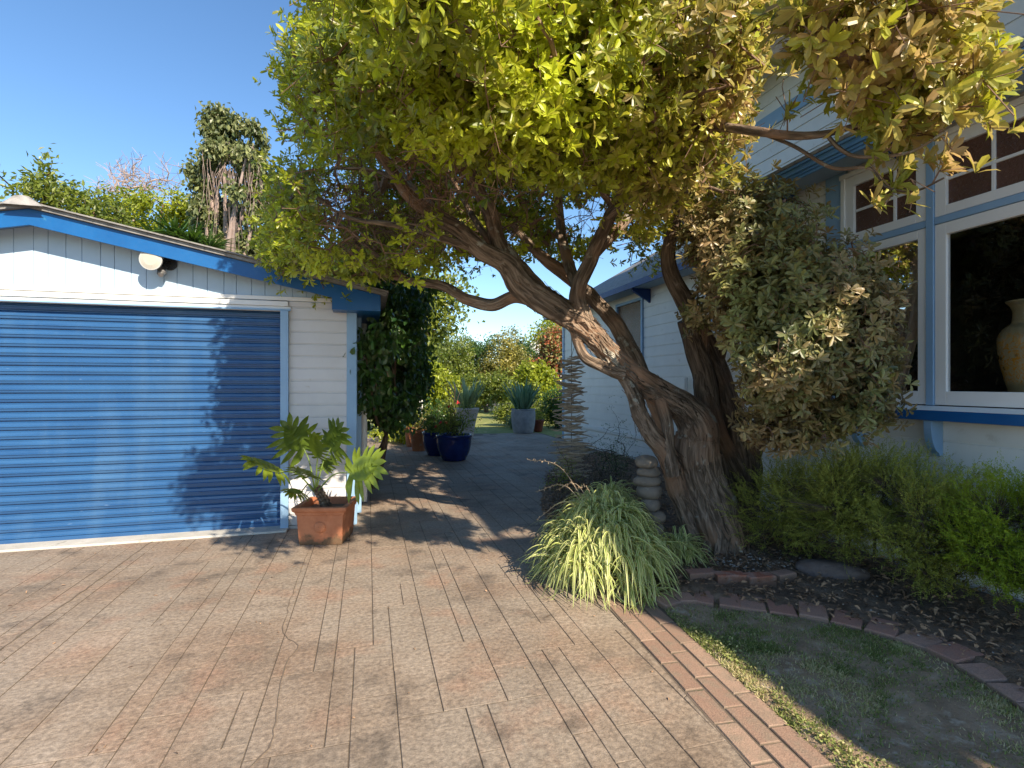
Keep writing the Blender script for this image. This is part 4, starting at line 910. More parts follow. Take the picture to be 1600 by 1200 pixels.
c2, a2 = crown_leaves(cr, TPr, TNr, 2, .072, .0235, 9, sc=.03, dryfn=lambda c: np.clip(.58+1.3*(vnoise(c*9, 3)-.5), 0, 1), rb=.1)
cr.build('crown', M['leaf_main'], tree)
print('main whorls', len(c1), len(c2), 'nodes', len(A_))

# ================================================================== rhododendron-like shrub tree by the wall
rho = thing('shrub_tree', P(1162, 812, 4.95)*np.array([1, 1, 0]), 'olive and brown leaved shrub tree on a straight trunk before the bay window', 'tree')
rl = {
 'K': [(1150,850,4.98,.19),(1152,800,4.95,.175),(1156,755,4.9,.165),(1156,715,4.85,.155),(1146,665,4.8,.12),(1134,620,4.75,.10),(1122,580,4.7,.09),(1100,530,4.6,.08),(1072,472,4.5,.075),(1050,430,4.45,.065),(1045,390,4.4,.055),(1062,322,4.3,.042),(1080,240,4.2,.032)],
 'K2': [(1168,715,4.82,.10),(1195,650,4.5,.06),(1230,570,4.15,.042),(1262,490,3.85,.03),(1290,410,3.7,.02)],
 'K3': [(1215,610,4.3,.04),(1270,590,3.9,.028),(1330,570,3.65,.018),(1370,560,3.5,.011)],
 'K4': [(1158,760,4.85,.12),(1128,705,4.72,.115),(1112,660,4.6,.10),(1098,600,4.6,.085),(1100,545,4.55,.05),(1106,480,4.4,.032),(1118,420,4.2,.022),(1150,350,4.0,.014)],
 'K5': [(1170,600,4.5,.035),(1200,500,4.2,.025),(1180,420,4.0,.017),(1200,340,3.9,.011)],
 'K6': [(1128,560,4.65,.03),(1150,480,4.3,.02),(1170,420,4.1,.013)],
 'K7': [(1132,790,4.75,.11),(1120,738,4.7,.09),(1111,690,4.65,.082),(1106,640,4.62,.085),(1102,600,4.6,.088),(1090,556,4.58,.085),(1072,500,4.52,.07)],
}
tk = MB(); nodes = []
for nm, pts in rl.items():
    p, r = px_path(pts); tk.tube(p, r, 40 if nm in ('K', 'K7', 'K4') else 14, bark=(.22, 50+len(nodes)), co=5.0+len(nodes)*.01)
    nodes += list(p[r < .08][::5])
tk.build('trunk', M['bark2'], rho, smooth=True)
rpoly = [(1040,400),(1060,330),(1120,270),(1190,265),(1265,320),(1300,335),(1350,365),(1372,420),(1402,470),(1398,540),(1402,600),(1412,650),(1370,665),(1310,690),(1240,690),(1200,715),(1160,690),(1150,640),(1170,600),(1120,500),(1060,530),(1030,520)]
sp2 = [((1250,520,3.55),(.70,.50,.72),1500,.35),((1180,380,3.9),(.50,.5,.5),520,.3),((1330,560,3.45),(.34,.32,.48),420,.2),((1100,420,4.1),(.30,.3,.5),180,.3),((1230,640,3.6),(.40,.35,.26),300,.2)]
Q, Qn = [], []; GAP = .46
for i, (c, r, n, inn) in enumerate(sp2):
    p, nr = shell(P(*c), r, n, inn, -1, 1, seed=120+i, rough=.25, clump=3); p, nr = clip(p, nr, rpoly); Q.append(p); Qn.append(nr)
Q = np.concatenate(Q); Qn = np.concatenate(Qn); ok = Q[:, 0] < 3.80; Q, Qn = Q[ok], Qn[ok]
nb = len(nodes); A_, par_, load_, e_ = grow(nodes, Q, step=.09, wob=.05, up=.05)
br = MB(); twig_mesh(br, A_, par_, load_, nb, r0=.0019, pw=.44, sides=5, rmax=.03)
br.build('branch', M['twig'], rho)
cr = MB(); c = np.repeat(Q, 2, 0)+rng.normal(size=(len(Q)*2, 3))*.05; ok = c[:, 0] < 3.86; c = c[ok]; ax = unit(np.repeat(Qn, 2, 0)[ok]*.8-FWD*.25+np.array([0, 0, .35])+rng.normal(size=(len(c), 3))*.4)
whorls(cr, c, ax, k=9, ln=.062, wd=.020, spread=(45, 95), rnd=np.clip(fbm(c*3, 15, 2)*1.3-.2, 0, 1), dry=np.clip(.22+1.9*(fbm(c*2.2, 21, 2)-.45), 0, .9))
cr.build('crown', M['leaf_rhodo'], rho)

# ================================================================== generic background tree
def bgtree(name, loc, blobs, mat, label, cat, leaf=(.12, .06), n=3000, trunk=None, group=None, trad=.12, droop=0., gap=.42, branchmat='twig_dark', inner=.35, barkm='bark2', simple=True, dry=None, tight=.05):
    root = thing(name, loc, label, cat, group); loc = np.array(loc, float)
    top = np.mean([b[0] for b in blobs], axis=0); mb = MB()
    base = loc.copy(); base[2] = -.05
    nodes = []
    mains = [np.array(b[0]) for b in blobs]
    mid = base+(top-base)*.4+rng.normal(size=3)*.05*np.linalg.norm(top-base)
    for k, mpt in enumerate(mains):
        pts = smooth_path(np.array([base, base+(mid-base)*.5+rng.normal(size=3)*.03, mid, (mid+mpt)/2+rng.normal(size=3)*.08, mpt+np.array([0, 0, .1])]), .15)
        r = np.linspace(trad, trad*.18, len(pts)); mb.tube(pts, r, 12, co=float(k)); nodes += list(pts[len(pts)//3:])
    mb.build('trunk', M[barkm], root, smooth=True)
    Tp, Tn = [], []; tot = sum(np.prod(b[1]) for b in blobs)
    nt = max(60, n//14)
    for k, (c_, r_) in enumerate(blobs):
        m_ = max(12, int(nt*np.prod(r_)/tot)); p, nr = shell(c_, r_, m_, inner, -.8, .7, seed=hash(name) % 50+k if False else int(abs(loc[0]*7+loc[1]*3)) % 90+k, rough=.3, clump=2.6)
        Tp.append(p); Tn.append(nr)
    Tp = np.concatenate(Tp); Tn = np.concatenate(Tn); Tp[:, 2] = np.maximum(Tp[:, 2], .1)
    nb = len(nodes); A_, par_, load_, _e = grow(nodes, Tp, step=.35, wob=.05)
    br = MB(); twig_mesh(br, A_, par_, load_, nb, r0=trad*.035, pw=.45, sides=4, rmax=trad*.5); br.build('branch', M[branchmat], root)
    per = max(1, n//len(Tp)); sz = (np.prod(blobs[0][1]))**(1/3)
    c = np.repeat(Tp, per, 0)+rng.normal(size=(len(Tp)*per, 3))*sz*.16; nn = unit(np.repeat(Tn, per, 0)*.6+np.array([0, 0, .5])+rng.normal(size=(len(c), 3))*.6)
    d = unit(rng.normal(size=(len(c), 3))+np.array([0, 0, -droop])); k = c[:, 2] > .02; c, nn, d = c[k], nn[k], d[k]
    cr = MB(); rn = np.clip(fbm(c*(1.6/sz), 9, 2)*.9+rng.normal(size=len(c))*.18, 0, 1)
    leaves(cr, c, d, nn, leaf[0]*rng.uniform(.6, 1.25, len(c)), leaf[1], rnd=rn, simple=simple, dry=(rng.random(len(c)) < dry).astype(float) if dry else None)
    cr.build('crown', M[mat], root); return root
def B(px, py, d, rl_, rf, rz): return (P(px, py, d), (rl_, rf, rz))
def base(px, d): q = P(px, 600, d); q[2] = 0; return q
# ---- trees behind the garage roof
bgtree('leafy_tree', base(60, 13), [B(20, 300, 13, 1.1, .9, .42), B(95, 318, 13, .8, .8, .5), B(150, 335, 12.8, .7, .8, .5), B(78, 268, 13, .15, .2, .55)], 'leaf_far', 'loose dark green leafy tree furthest left, rising behind the garage ridge', 'tree', leaf=(.16, .07), n=3000, inner=.2)
bgtree('yellow_green_shrub', base(220, 15), [B(200, 335, 15, 1.0, .8, .55), B(255, 325, 15.5, .9, .8, .45), B(150, 345, 15, .8, .7, .4), B(290, 340, 16, .6, .6, .5)], 'leaf_yellow', 'rounded yellow green shrub beyond the roof, behind the sword leaved plant', 'shrub', leaf=(.13, .07), n=5200, inner=.3)
bt = thing('bare_tree', base(215, 17), 'thin leafless tree with pinkish grey twigs behind the garage roof', 'tree')
tg = np.array([P(a+rng.normal()*16, b_+rng.normal()*13, 17+rng.normal()*.4) for a, b_ in [(205, 275)]*60+[(240, 290)]*34+[(178, 300)]*26+[(262, 285)]*12])
nd = list(smooth_path(np.array([base(212, 17), P(212, 420, 17), P(208, 330, 17)]), .3)); A_, par_, load_, _e = grow(nd, tg, step=.3, wob=.08); mb = MB(); mb.tube(np.array(nd), np.linspace(.1, .035, len(nd)), 8); mb.build('trunk', M['twig_pale'], bt)
pk_ = rng.integers(len(nd), len(A_), 420); mb = MB(); twig_mesh(mb, A_, par_, load_, len(nd), r0=.008, pw=.4, sides=4, rmax=.03)
ta = A_[pk_]; tb_ = ta+unit(rng.normal(size=(420, 3))+np.array([0, 0, .4]))*rng.uniform(.15, .5, 420)[:, None]; twig_mesh(mb, np.concatenate([ta, tb_]), [-2]*420+list(range(420)), np.ones(840), 0, r0=.006, sides=3)
mb.build('twig', M['twig_pale'], bt)
# sword leaved clump
def swords(mb, c, n, ln, wd, spread, up=.6, droop=.35, rlo=0, rhi=1, seg=7, attr_mid=False, yaw=None, base_r=.05):
    for _ in range(n):
        th = rng.random()*2*math.pi if yaw is None else yaw+rng.normal()*.8; sp = spread*math.sqrt(rng.random()); h = np.array([math.cos(th), math.sin(th), 0])
        d = unit(h*math.sin(sp)+np.array([0, 0, math.cos(sp)])); L = ln*rng.uniform(.6, 1.15); s = np.linspace(0, 1, seg)
        side = np.array([-math.sin(th), math.cos(th), 0]); dr_ = droop*rng.uniform(.5, 1.5)*(.3+math.sin(sp))
        p = np.array(c)+h*base_r*rng.random()+side*rng.normal()*base_r*.5+d*(L*s)[:, None]+h*(L*dr_*.5*s**2)[:, None]-np.array([0, 0, 1])*(L*dr_*s**2.2)[:, None]
        w_ = (wd*rng.uniform(.7, 1.2)*np.clip(np.minimum(.5+s*2.2, (1-s)*2.1+.02), 0, 1))[:, None]*.5; nrm = unit(np.cross(side, np.gradient(p, axis=0)))*.35*w_
        sv = side+np.array([0, 0, rng.normal()*.3]); v = np.concatenate([p-sv*w_+nrm, p, p+sv*w_+nrm]); k = seg
        at = {'rnd': np.full(3*k, rlo+(rhi-rlo)*rng.random())}
        if attr_mid: at['mid'] = np.concatenate([np.zeros(k), np.ones(k), np.zeros(k)])
        mb.add(v, [(i, i+1, k+i+1, k+i) for i in range(k-1)]+[(k+i, k+i+1, 2*k+i+1, 2*k+i) for i in range(k-1)], **at)
cb = thing('cordyline', base(270, 12.5), 'spiky clump of long sword leaves rising just behind the garage roof', 'plant')
mb = MB(); mb.tube([base(270, 12.5), P(270, 420, 12.5)], [.12, .09], 12, co=1.0); mb.build('trunk', M['bark2'], cb, smooth=True)
mb = MB(); [swords(mb, P(a, b_, 12.5), 70, .85, .055, 1.3, droop=.35) for a, b_ in ((245, 378), (275, 372), (300, 385), (325, 392))]; mb.build('foliage', M['leaf_dark'], cb)
# weeping tree
wp = bgtree('weeping_tree', base(350, 14), [B(345, 195, 14, .55, .5, .45), B(375, 215, 14, .75, .6, .6), B(395, 260, 14, .55, .5, .7), B(325, 262, 14, .5, .5, .55), B(312, 300, 13.9, .35, .4, .55), B(405, 330, 14, .5, .5, .9), B(325, 350, 14.2, .45, .4, .8), B(380, 390, 14.2, .9, .5, .6), B(350, 235, 13.4, .5, .35, .35), B(385, 250, 13.2, .4, .25, .3), B(368, 300, 13.1, .2, .15, .3), B(410, 290, 13.7, .35, .3, .5), B(318, 330, 13.6, .3, .3, .5), B(350, 360, 14.8, .7, .5, 1.0), B(345, 390, 14, .6, .5, .5)], 'leaf_olive', 'tall weeping tree with drooping olive leaves and long bare hanging twigs beyond the garage', 'tree', leaf=(.17, .09), n=14000, droop=1.4, inner=.3, trad=.14, barkm='twig_pale')
mb = MB()
for _ in range(46):
    a = rng.choice([352, 358, 362, 388, 396, 328]); q = P(a+rng.normal()*6, 215+rng.random()*60, 13.35+rng.normal()*.12); L = rng.uniform(.7, 2.8); k = 9
    s = np.linspace(0, 1, k)[:, None]; pp = q+np.array([rng.normal()*.18, rng.normal()*.1, 0])*s-UP*(L*s)+RIGHT*(.05*np.sin(s*rng.uniform(4, 9)+rng.random()*6)); mb.tube(pp, np.linspace(.0065, .0025, k), 4, cap=False)
mb.build('hanging_twig', M['twig_pale'], wp)
for (px_, d_, y_, w_, h_, mt, lb) in [(605, 13.5, 475, 1.5, 1.25, 'leaf_far', 'broad sunlit tree seen under the low branch, left of the garden view'), (470, 15, 425, 1.0, .8, 'leaf_dark', 'dark low tree behind the garage roof end')]:
    bgtree('garden_tree', base(px_, d_), [B(px_, y_, d_, w_, 1.2, h_), B(px_+60, y_+25, d_-.5, w_*.6, .9, h_*.6), B(px_-50, y_+30, d_+.5, w_*.7, 1, h_*.7), B(px_+85, y_-15, d_, w_*.45, .8, h_*.5)], mt, lb, 'tree', leaf=(.15, .085), n=11000, inner=.3)
# ---- garden at the end of the drive
far = [
 (640, 27, [(640,560,2.0,1.2,1.6),(620,590,1.6,1,1.2)], 'leaf_far', 'bushy green tree left of the garden gap, behind the white shelter', 6500),
 (700, 30, [(700,545,1.6,1.2,1.0),(680,575,1.6,1,1.5),(720,590,1.5,1,1)], 'leaf_far', 'tall bushy tree with mixed green leaves behind the pale tall pot', 9000),
 (745, 33, [(745,545,1.6,1.3,.9),(735,580,1.8,1.2,1.2),(765,590,1.3,1,1.1)], 'leaf_dark', 'round topped green tree in the middle of the far garden', 8000),
 (795, 31, [(795,545,1.1,1,1.1),(775,575,1.2,1,1.1),(815,570,1.0,1,1),(800,600,1.8,1,.9)], 'leaf_gold', 'golden green wispy tree right of centre in the far garden', 8000),
 (822, 34, [(822,562,1.3,1.1,1.0),(835,585,1.6,1.1,1.1),(815,540,.8,.8,.7)], 'leaf_dark', 'dark dense tree below the neighbouring gable', 7000),
 (860, 22, [(860,560,.9,.8,.8),(862,600,.9,.8,1.1),(880,545,.8,.8,.8),(868,530,.6,.6,.5)], 'leaf_red', 'shrub with pinkish young leaves beside the far house corner', 8000),
 (900, 26, [(880,520,1.6,1.2,1.0)], 'leaf_yellow', 'yellow green tree top showing past the far house corner', 3000),
 (840, 20, [(838,595,.8,.6,.7),(842,625,.9,.7,.6)], 'leaf_yellow', 'lime yellow feathery bush above the blue green sword plant', 4500),
 (662, 22, [(680,600,.8,.7,.9),(672,630,.9,.7,.8),(700,620,.8,.7,.8)], 'leaf_yellow', 'yellow green shrub between the shelter and the pale pot', 6000),
 (760, 26, [(745,615,1.4,.8,.9),(775,610,1.0,.8,.9),(720,620,1.2,.8,.8)], 'leaf_far', 'loose shrub with large pale leaves before the middle trees', 7000),
]
for i, (px_, d_, bl, mt, lb, n) in enumerate(far):
    bgtree('garden_tree', base(px_, d_), [B(a, b_, d_+rng.normal()*.2, c_, e, f_) for a, b_, c_, e, f_ in bl], mt, lb, 'tree', leaf=(.17, .095), n=n, inner=.3, trad=.1, dry=.35 if mt == 'leaf_red' else None, group='trees and shrubs of the far garden')
for i, (px_, d_, py_, w_, h_, mt, lb) in enumerate([(795, 17.5, 645, .55, .42, 'leaf_far', 'low rounded shrub at the lawn edge left of the grey pot'), (812, 16.2, 662, .45, .30, 'leaf_blue', 'greyish low shrub at the patio edge beside the grey pot'), (845, 18, 640, .6, .5, 'leaf_far', 'leafy shrub behind the small red pot'), (865, 16.5, 640, .55, .7, 'leaf_dark', 'dark shrub against the house corner behind the driftwood'), (665, 15, 668, .6, .45, 'leaf_yellow', 'ferny yellow green shrub behind the blue pots'), (625, 12.5, 675, .7, .25, 'leaf_yellow', 'low yellow leaved plants at the foot of the climber'), (700, 17, 648, .6, .5, 'leaf_far', 'bushy shrub left of the pale tall pot')]):
    bgtree('low_shrub', base(px_, d_), [B(px_, py_, d_, w_, w_*.8, h_), B(px_+10, py_+6, d_-.1, w_*.6, w_*.6, h_*.8)], mt, lb, 'shrub', leaf=(.09, .045), n=2600, inner=.2, trad=.03, group='low shrubs round the back lawn')
# backdrop wood closing the horizon, reads as one mass
mb = MB()
for x0 in np.linspace(-60, 60, 60):
    c = np.array([x0, 52+rng.normal()*3+abs(x0)*.0, 1.2]); h = rng.uniform(1.6, 3.2); n = 700
    d = rand_unit(n); p = c+d*np.array([2.2, 1.5, h])*(.7+.3*rng.random(n))[:, None]; leaves(mb, p, rand_unit(n), unit(d+np.array([0, 0, .4])), .4, .25, rnd=np.clip(rng.normal(.3, .2, n), 0, 1), simple=True)
tag(mb.build('far_hedgerow', M['leaf_dark'], None), 'distant mass of trees closing the far side of the garden', 'trees', kind='stuff')
# neighbour's gable house
nh = thing('neighbour_house', base(850, 46), 'distant white gabled house with a dark tiled roof above the garden trees', 'house')
q = P(849, 523, 46); hw = 1.9
def LP(x, y, z): return q*np.array([1, 1, 0])+RIGHT*x+FWD*y+UP*z
mb = MB(); zt = q[2]; mb.add([LP(-hw, 0, 0), LP(hw, 0, 0), LP(hw, 0, zt-1.35), LP(0, 0, zt-.1), LP(-hw, 0, zt-1.35), LP(-hw, 9, 0), LP(hw, 9, 0), LP(hw, 9, zt-1.35), LP(0, 9, zt-.1), LP(-hw, 9, zt-1.35)], [(0, 1, 2, 3, 4), (1, 6, 7, 2), (5, 0, 4, 9)]); mb.build('wall', M['white'], nh)
mb = MB(); e = .5
for sg in (1, -1):
    a = [LP(0, -.5, zt), LP(sg*(hw+e), -.5, zt-1.35-.35), LP(sg*(hw+e), 9.5, zt-1.7), LP(0, 9.5, zt)]; mb.add(a+[p_+UP*.12 for p_ in a], [(0, 1, 2, 3), (4, 5, 6, 7), (0, 1, 5, 4), (1, 2, 6, 5)])
mb.add([LP(1.2, .5, zt-.6), LP(9, .5, zt-.9), LP(9, 5, zt-.1), LP(1.2, 5, zt-.1)], [(0, 1, 2, 3)]); mb.build('roof', M['far_roof'], nh)
mb = MB()
for sg in (1, -1):
    a = [LP(0, -.56, zt-.02), LP(sg*(hw+e), -.56, zt-1.72)]; mb.add([a[0], a[1], a[1]-UP*.28, a[0]-UP*.28, a[0]+FWD*.05, a[1]+FWD*.05, a[1]-UP*.28+FWD*.05, a[0]-UP*.28+FWD*.05], [(0, 1, 2, 3), (0, 1, 5, 4), (3, 2, 6, 7), (4, 5, 6, 7)])
mb.build('barge_board', M['trim_white'], nh)
# white garden shelter
gz = thing('garden_shelter', base(655, 22), 'small white garden shelter with a grey roof, half hidden by the climber', 'shelter')
c = base(640, 22); 
def LG(x, y, z): return c+RIGHT*x+FWD*y+UP*z
mb = MB(); mb.add([LG(-1.4, -1, 1.62), LG(1.0, -1, 1.62), LG(1.0, 1.2, 1.62), LG(-1.4, 1.2, 1.62), LG(-.2, .1, 2.55)], [(0, 1, 4), (1, 2, 4), (2, 3, 4), (3, 0, 4)]); mb.build('roof', noisy('pale_roof', (.4, .38, .36), (.5, .48, .45), 4, .8), gz)
for x in (.62, -.3): 
    for y in (-.85, 1.0): mb = MB(); mb.tube([LG(x, y, 0), LG(x, y, 1.62)], .085, 10); mb.build('post', M['trim_white'], gz)
mb = MB(); k = LG(.2, -.8, .4); mb.add([LG(-1.3, -.9, 1.48), LG(.95, -.9, 1.48), LG(.95, -.9, 1.64), LG(-1.3, -.9, 1.64)], [(0, 1, 2, 3)]); mb.add([LG(-1.2, -.84, 0), LG(.4, -.84, 0), LG(.4, -.84, .62), LG(-1.2, -.84, .62)], [(0, 1, 2, 3)]); mb.build('rail', M['trim_white'], gz)
for px_, h_, ln_ in ((769, .66, 'thin'), (776, .74, 'leaning')):
    mb = MB(); q = base(px_, 27); mb.tube([q, q+np.array([.03, 0, h_*.5]), q+np.array([.10 if ln_ == 'leaning' else 0, 0, h_*1.2])], [.09, .085, .075], 10)
    single('white_post', mb, M['trim_white'], ln_+' white painted stump standing at the far end of the lawn', 'post', 'white stumps by the far lawn')

# ================================================================== climber by the garage
cl = bgtree('climbing_plant', (.05, 7.2, 0), [((.10, 6.0, 1.75), (.30, .38, .62)), ((.26, 6.9, 1.75), (.42, .8, .92)), ((.42, 8.0, 1.65), (.48, .9, 1.05)), ((.35, 7.2, 2.6), (.5, 1.0, .5)), ((.42, 9.2, 1.7), (.55, .9, 1.0)), ((.1, 6.2, 2.0), (.2, .3, .45)), (tuple(P(572, 575, 5.35)), (.16, .12, .42)), (tuple(P(585, 530, 5.4)), (.14, .12, .2))], 'leaf_dark', 'dense dark green climbing plant spilling round the corner of the garage', 'climber', leaf=(.095, .058), n=15000, inner=.55, trad=.035, droop=1.6, simple=False)
# ================================================================== pots down the drive
def rpot(c, prof, mat, label, group=None, name='plant_pot', soil=True):
    r = thing(name, c, label, 'plant pot', group); mb = MB(); mb.lathe(smooth_path([(a, b_, 0) for a, b_ in prof], .02)[:, :2], c, 36); mb.build('body', mat, r, smooth=True)
    rim = max(p[0] for p in prof[-4:]); h = max(p[1] for p in prof)
    mb = MB(); th = np.arange(24)/24*2*math.pi; mb.add([(c[0]+rim*.86*math.cos(t), c[1]+rim*.86*math.sin(t), c[2]+h*.9) for t in th], [tuple(range(24))]); mb.build('soil', M['soil'], r); return r
def up(c): c = np.array(c, float); c[2] = .002; return c
bowl = [(0, 0), (.19, 0), (.215, .02), (.28, .15), (.315, .3), (.32, .40), (.335, .43), (.335, .47), (.31, .47), (.285, .43), (.27, .38)]
p1 = up(G(707, 722)+FWD*.26); p2 = up(G(683, 714)+FWD*.28+RIGHT*-.02)
rpot(p1, bowl, M['blue_glaze'], 'glossy cobalt blue round pot, the nearer of the two on the drive', 'blue glazed pots')
rpot(p2, [(a*.95, b_*.98) for a, b_ in bowl], M['blue_glaze'], 'glossy cobalt blue round pot, half hidden behind the nearer blue one', 'blue glazed pots')
tcp = [(0, 0), (.13, 0), (.14, .02), (.18, .28), (.20, .38), (.215, .39), (.215, .44), (.19, .44), (.17, .38)]
p3 = up(G(652, 706)+FWD*.2); p4 = up(G(640, 700)+FWD*.3)
rpot(p3, tcp, M['terracotta'], 'round terracotta pot left of the blue pots', 'round terracotta pots'); rpot(p4, [(a*.9, b_) for a, b_ in tcp], M['terracotta'], 'terracotta pot in shade behind the other terracotta pot, by the climber', 'round terracotta pots')
p5 = up(G(727, 687)+FWD*.3); rpot(p5, [(0, 0), (.15, 0), (.17, .03), (.24, .4), (.31, .68), (.33, .74), (.33, .78), (.29, .78), (.27, .7)], M['pot_pale'], 'tall pale tapered pot at the edge of the back lawn', name='tall_pot')
p6 = up(G(818, 678)+FWD*.35); rpot(p6, [(0, 0), (.24, 0), (.29, .04), (.34, .3), (.35, .55), (.34, .64), (.35, .68), (.31, .68), (.29, .6)], M['pot_grey'], 'tall grey cement pot right of the garden opening', name='tall_pot')
p7 = up(G(841, 675)+FWD*.2); rpot(p7, [(0, 0), (.12, 0), (.16, .2), (.19, .3), (.2, .34), (.17, .34), (.16, .3)], noisy('dark_red_glaze', (.12, .03, .02), (.2, .05, .03), 5, .4), 'small dark red pot beside the tall grey pot', name='small_pot')
p8 = up(G(876, 668)); rpot(p8, [(0, 0), (.14, 0), (.2, .3), (.22, .42), (.19, .42)], M['blue_glaze'], 'blue pot tucked at the far corner of the house', name='small_pot')
for c, mt, lb, z, n, L in ((p5, 'leaf_pale', 'upright pale green sword plant in the tall pale pot', .72, 60, .95), (p6, 'leaf_blue', 'blue green sword leaved plant in the grey cement pot', .62, 75, 1.0)):
    mb = MB(); swords(mb, c+np.array([0, 0, z]), n, L, .085, .62, droop=.12, base_r=.14); o = single('sword_plant', mb, M[mt], lb, 'plant', 'sword plants in tall pots')
def bushlet(c, z, r, h, n, mat, name, label, cat='plant', leaf=(.05, .025), stems=10, group=None, fl=0):
    root = thing(name, c+np.array([0, 0, z]), label, cat, group); mb = MB(); nd = []
    tg = c+np.array([0, 0, z])+np.stack([rng.normal(size=n//12)*r*.5, rng.normal(size=n//12)*r*.5, np.abs(rng.normal(size=n//12))*h*.5+.05], -1)
    A_, par_, load_, e_ = grow([c+np.array([0, 0, z-.05]), c+np.array([0, 0, z+.02])], tg, step=.08, wob=.08); twig_mesh(mb, A_, par_, load_, 2, r0=.0018, sides=4, rmax=.012); mb.build('stem', M['twig_dark'], root)
    q = np.repeat(tg, 12, 0)+rng.normal(size=(len(tg)*12, 3))*r*.17; mb = MB(); leaves(mb, q, rand_unit(len(q)), unit(rng.normal(size=(len(q), 3))+np.array([0, 0, 1.])), leaf[0]*rng.uniform(.6, 1.2, len(q)), leaf[1], simple=False); mb.build('foliage', M[mat], root)
    if fl:
        mb = MB(); q = tg[rng.choice(len(tg), fl)]+rng.normal(size=(fl, 3))*.03
        for p_ in q: leaves(mb, np.tile(p_, (7, 1)), rand_unit(7), rand_unit(7), .035, .03, simple=False)
        mb.build('flower', M['flower'], root)
    return root
bushlet(p1, .45, .30, .50, 1300, 'leaf_far', 'flowering_shrub', 'leafy plant with a few red flowers in the nearer blue pot', fl=5)
bushlet(p2, .44, .30, .45, 1100, 'leaf_dark', 'leafy_plant', 'dark leaved plant in the further blue pot', leaf=(.07, .04))
bushlet(p3, .40, .2, .42, 700, 'leaf_red', 'leafy_plant', 'reddish leaved plant in the round terracotta pot'); bushlet(p4, .4, .2, .35, 500, 'leaf_yellow', 'leafy_plant', 'yellow leaved plant in the shaded terracotta pot')
bushlet(p7, .3, .2, .3, 400, 'leaf_far', 'leafy_plant', 'small green plant in the dark red pot'); bushlet(p8, .4, .2, .5, 400, 'leaf_dark', 'leafy_plant', 'dark plant in the far blue pot by the house')
mb = MB()
for k in range(5): q = p1+np.array([rng.normal()*.05, rng.normal()*.05, .44]); mb.tube(smooth_path([q, q+np.array([.03*rng.normal(), 0, .45]), q+np.array([.08*rng.normal(), 0, .95])], .1), .006, 5)
single('plant_stake', mb, M['twig_dark'], 'thin upright canes standing in the nearer blue pot', 'stake')
# ================================================================== garden bed: spider plants
def spider(name, c, n, ln, label, spread=1.25, radius=.2, mound=.25, stalks=0):
    root = thing(name, c, label, 'plant', 'striped spider plants in the bed'); mb = MB(); seg = 9
    nros = max(5, n//34); thr = np.arange(nros)*2.39996; rrr = radius*np.sqrt((np.arange(nros)+.5)/nros)
    ros = np.stack([c[0]+rrr*np.cos(thr), c[1]+rrr*np.sin(thr), c[2]+mound*(1-(rrr/radius)**2)**.7], -1)+rng.normal(size=(nros, 3))*.03
    for _ in range(n):
        r_i = rng.integers(nros); o = ros[r_i]+rng.normal(size=3)*.012; out = ros[r_i][:2]-np.array(c)[:2]; oa = math.atan2(out[1], out[0])
        th2 = oa+rng.normal()*1.35; h = np.array([math.cos(th2), math.sin(th2), 0]); sp = rng.uniform(.12, spread)
        L = ln*rng.uniform(.55, 1.2); s = np.linspace(0, 1, seg); d = h*math.sin(sp)+np.array([0, 0, math.cos(sp)])
        dp = rng.uniform(.35, 1.25); p = o+d*(L*(s-.25*s**2))[:, None]-UP*(L*dp*s**2.3)[:, None]+h*(L*.12*s**2)[:, None]
        g = (.012+rng.random()*.02)+.0*s; p[:, 2] = np.maximum(p[:, 2], g+.0)
        side = np.array([-math.sin(th2), math.cos(th2), 0])+UP*rng.normal()*.25; w_ = (.0078*rng.uniform(.7, 1.25)*np.clip(np.minimum(.6+s*2, (1-s)*2.4+.03), 0, 1))[:, None]
        nrm = UP*.4*w_; v = np.concatenate([p-side*w_+nrm, p, p+side*w_+nrm]); k = seg
        mb.add(v, [(i, i+1, k+i+1, k+i) for i in range(k-1)]+[(k+i, k+i+1, 2*k+i+1, 2*k+i) for i in range(k-1)], rnd=np.full(3*k, rng.random()), mid=np.concatenate([np.zeros(k), np.ones(k), np.zeros(k)]))
    mb.build('foliage', M['striped'], root)
    if stalks:
        mb = MB()
        for a, b_, dd in stalks:
            e = P(a, b_, dd); q = np.array(c)+UP*.25; m = (q+e)/2+UP*.22; pp = smooth_path([q, m, e], .04); mb.tube(pp, np.linspace(.0035, .0018, len(pp)), 5)
            for p_ in pp[len(pp)//2:]:
                k = rng.integers(1, 3); leaves(mb, np.tile(p_, (k, 1)), rand_unit(k)+UP*.3, rand_unit(k), .022, .008, rnd=np.full(k, .9), simple=True)
        mb.build('flower_stalk', M['litter2'], root)
    return root
M['litter2'] = noisy('dry_stalk', (.42, .3, .18), (.6, .46, .3), 9, .8)
spider('spider_plant', up(P(946, 880, 3.74)), 2700, .36, 'large mound of cream striped spider plant spilling over the driveway edge', radius=.36, mound=.46, stalks=((825, 718, 4.6), (838, 768, 4.5), (838, 812, 4.4), (870, 765, 4.5), (895, 770, 4.6)))
spider('spider_plant', up(P(950, 850, 4.5)), 700, .40, 'shaded mound of striped spider plant behind the large one', radius=.28, mound=.42)
spider('spider_plant', up(P(1056, 868, 4.15)), 260, .34, 'smaller spider plant between the stone cairn and the trunk', radius=.14, mound=.10)
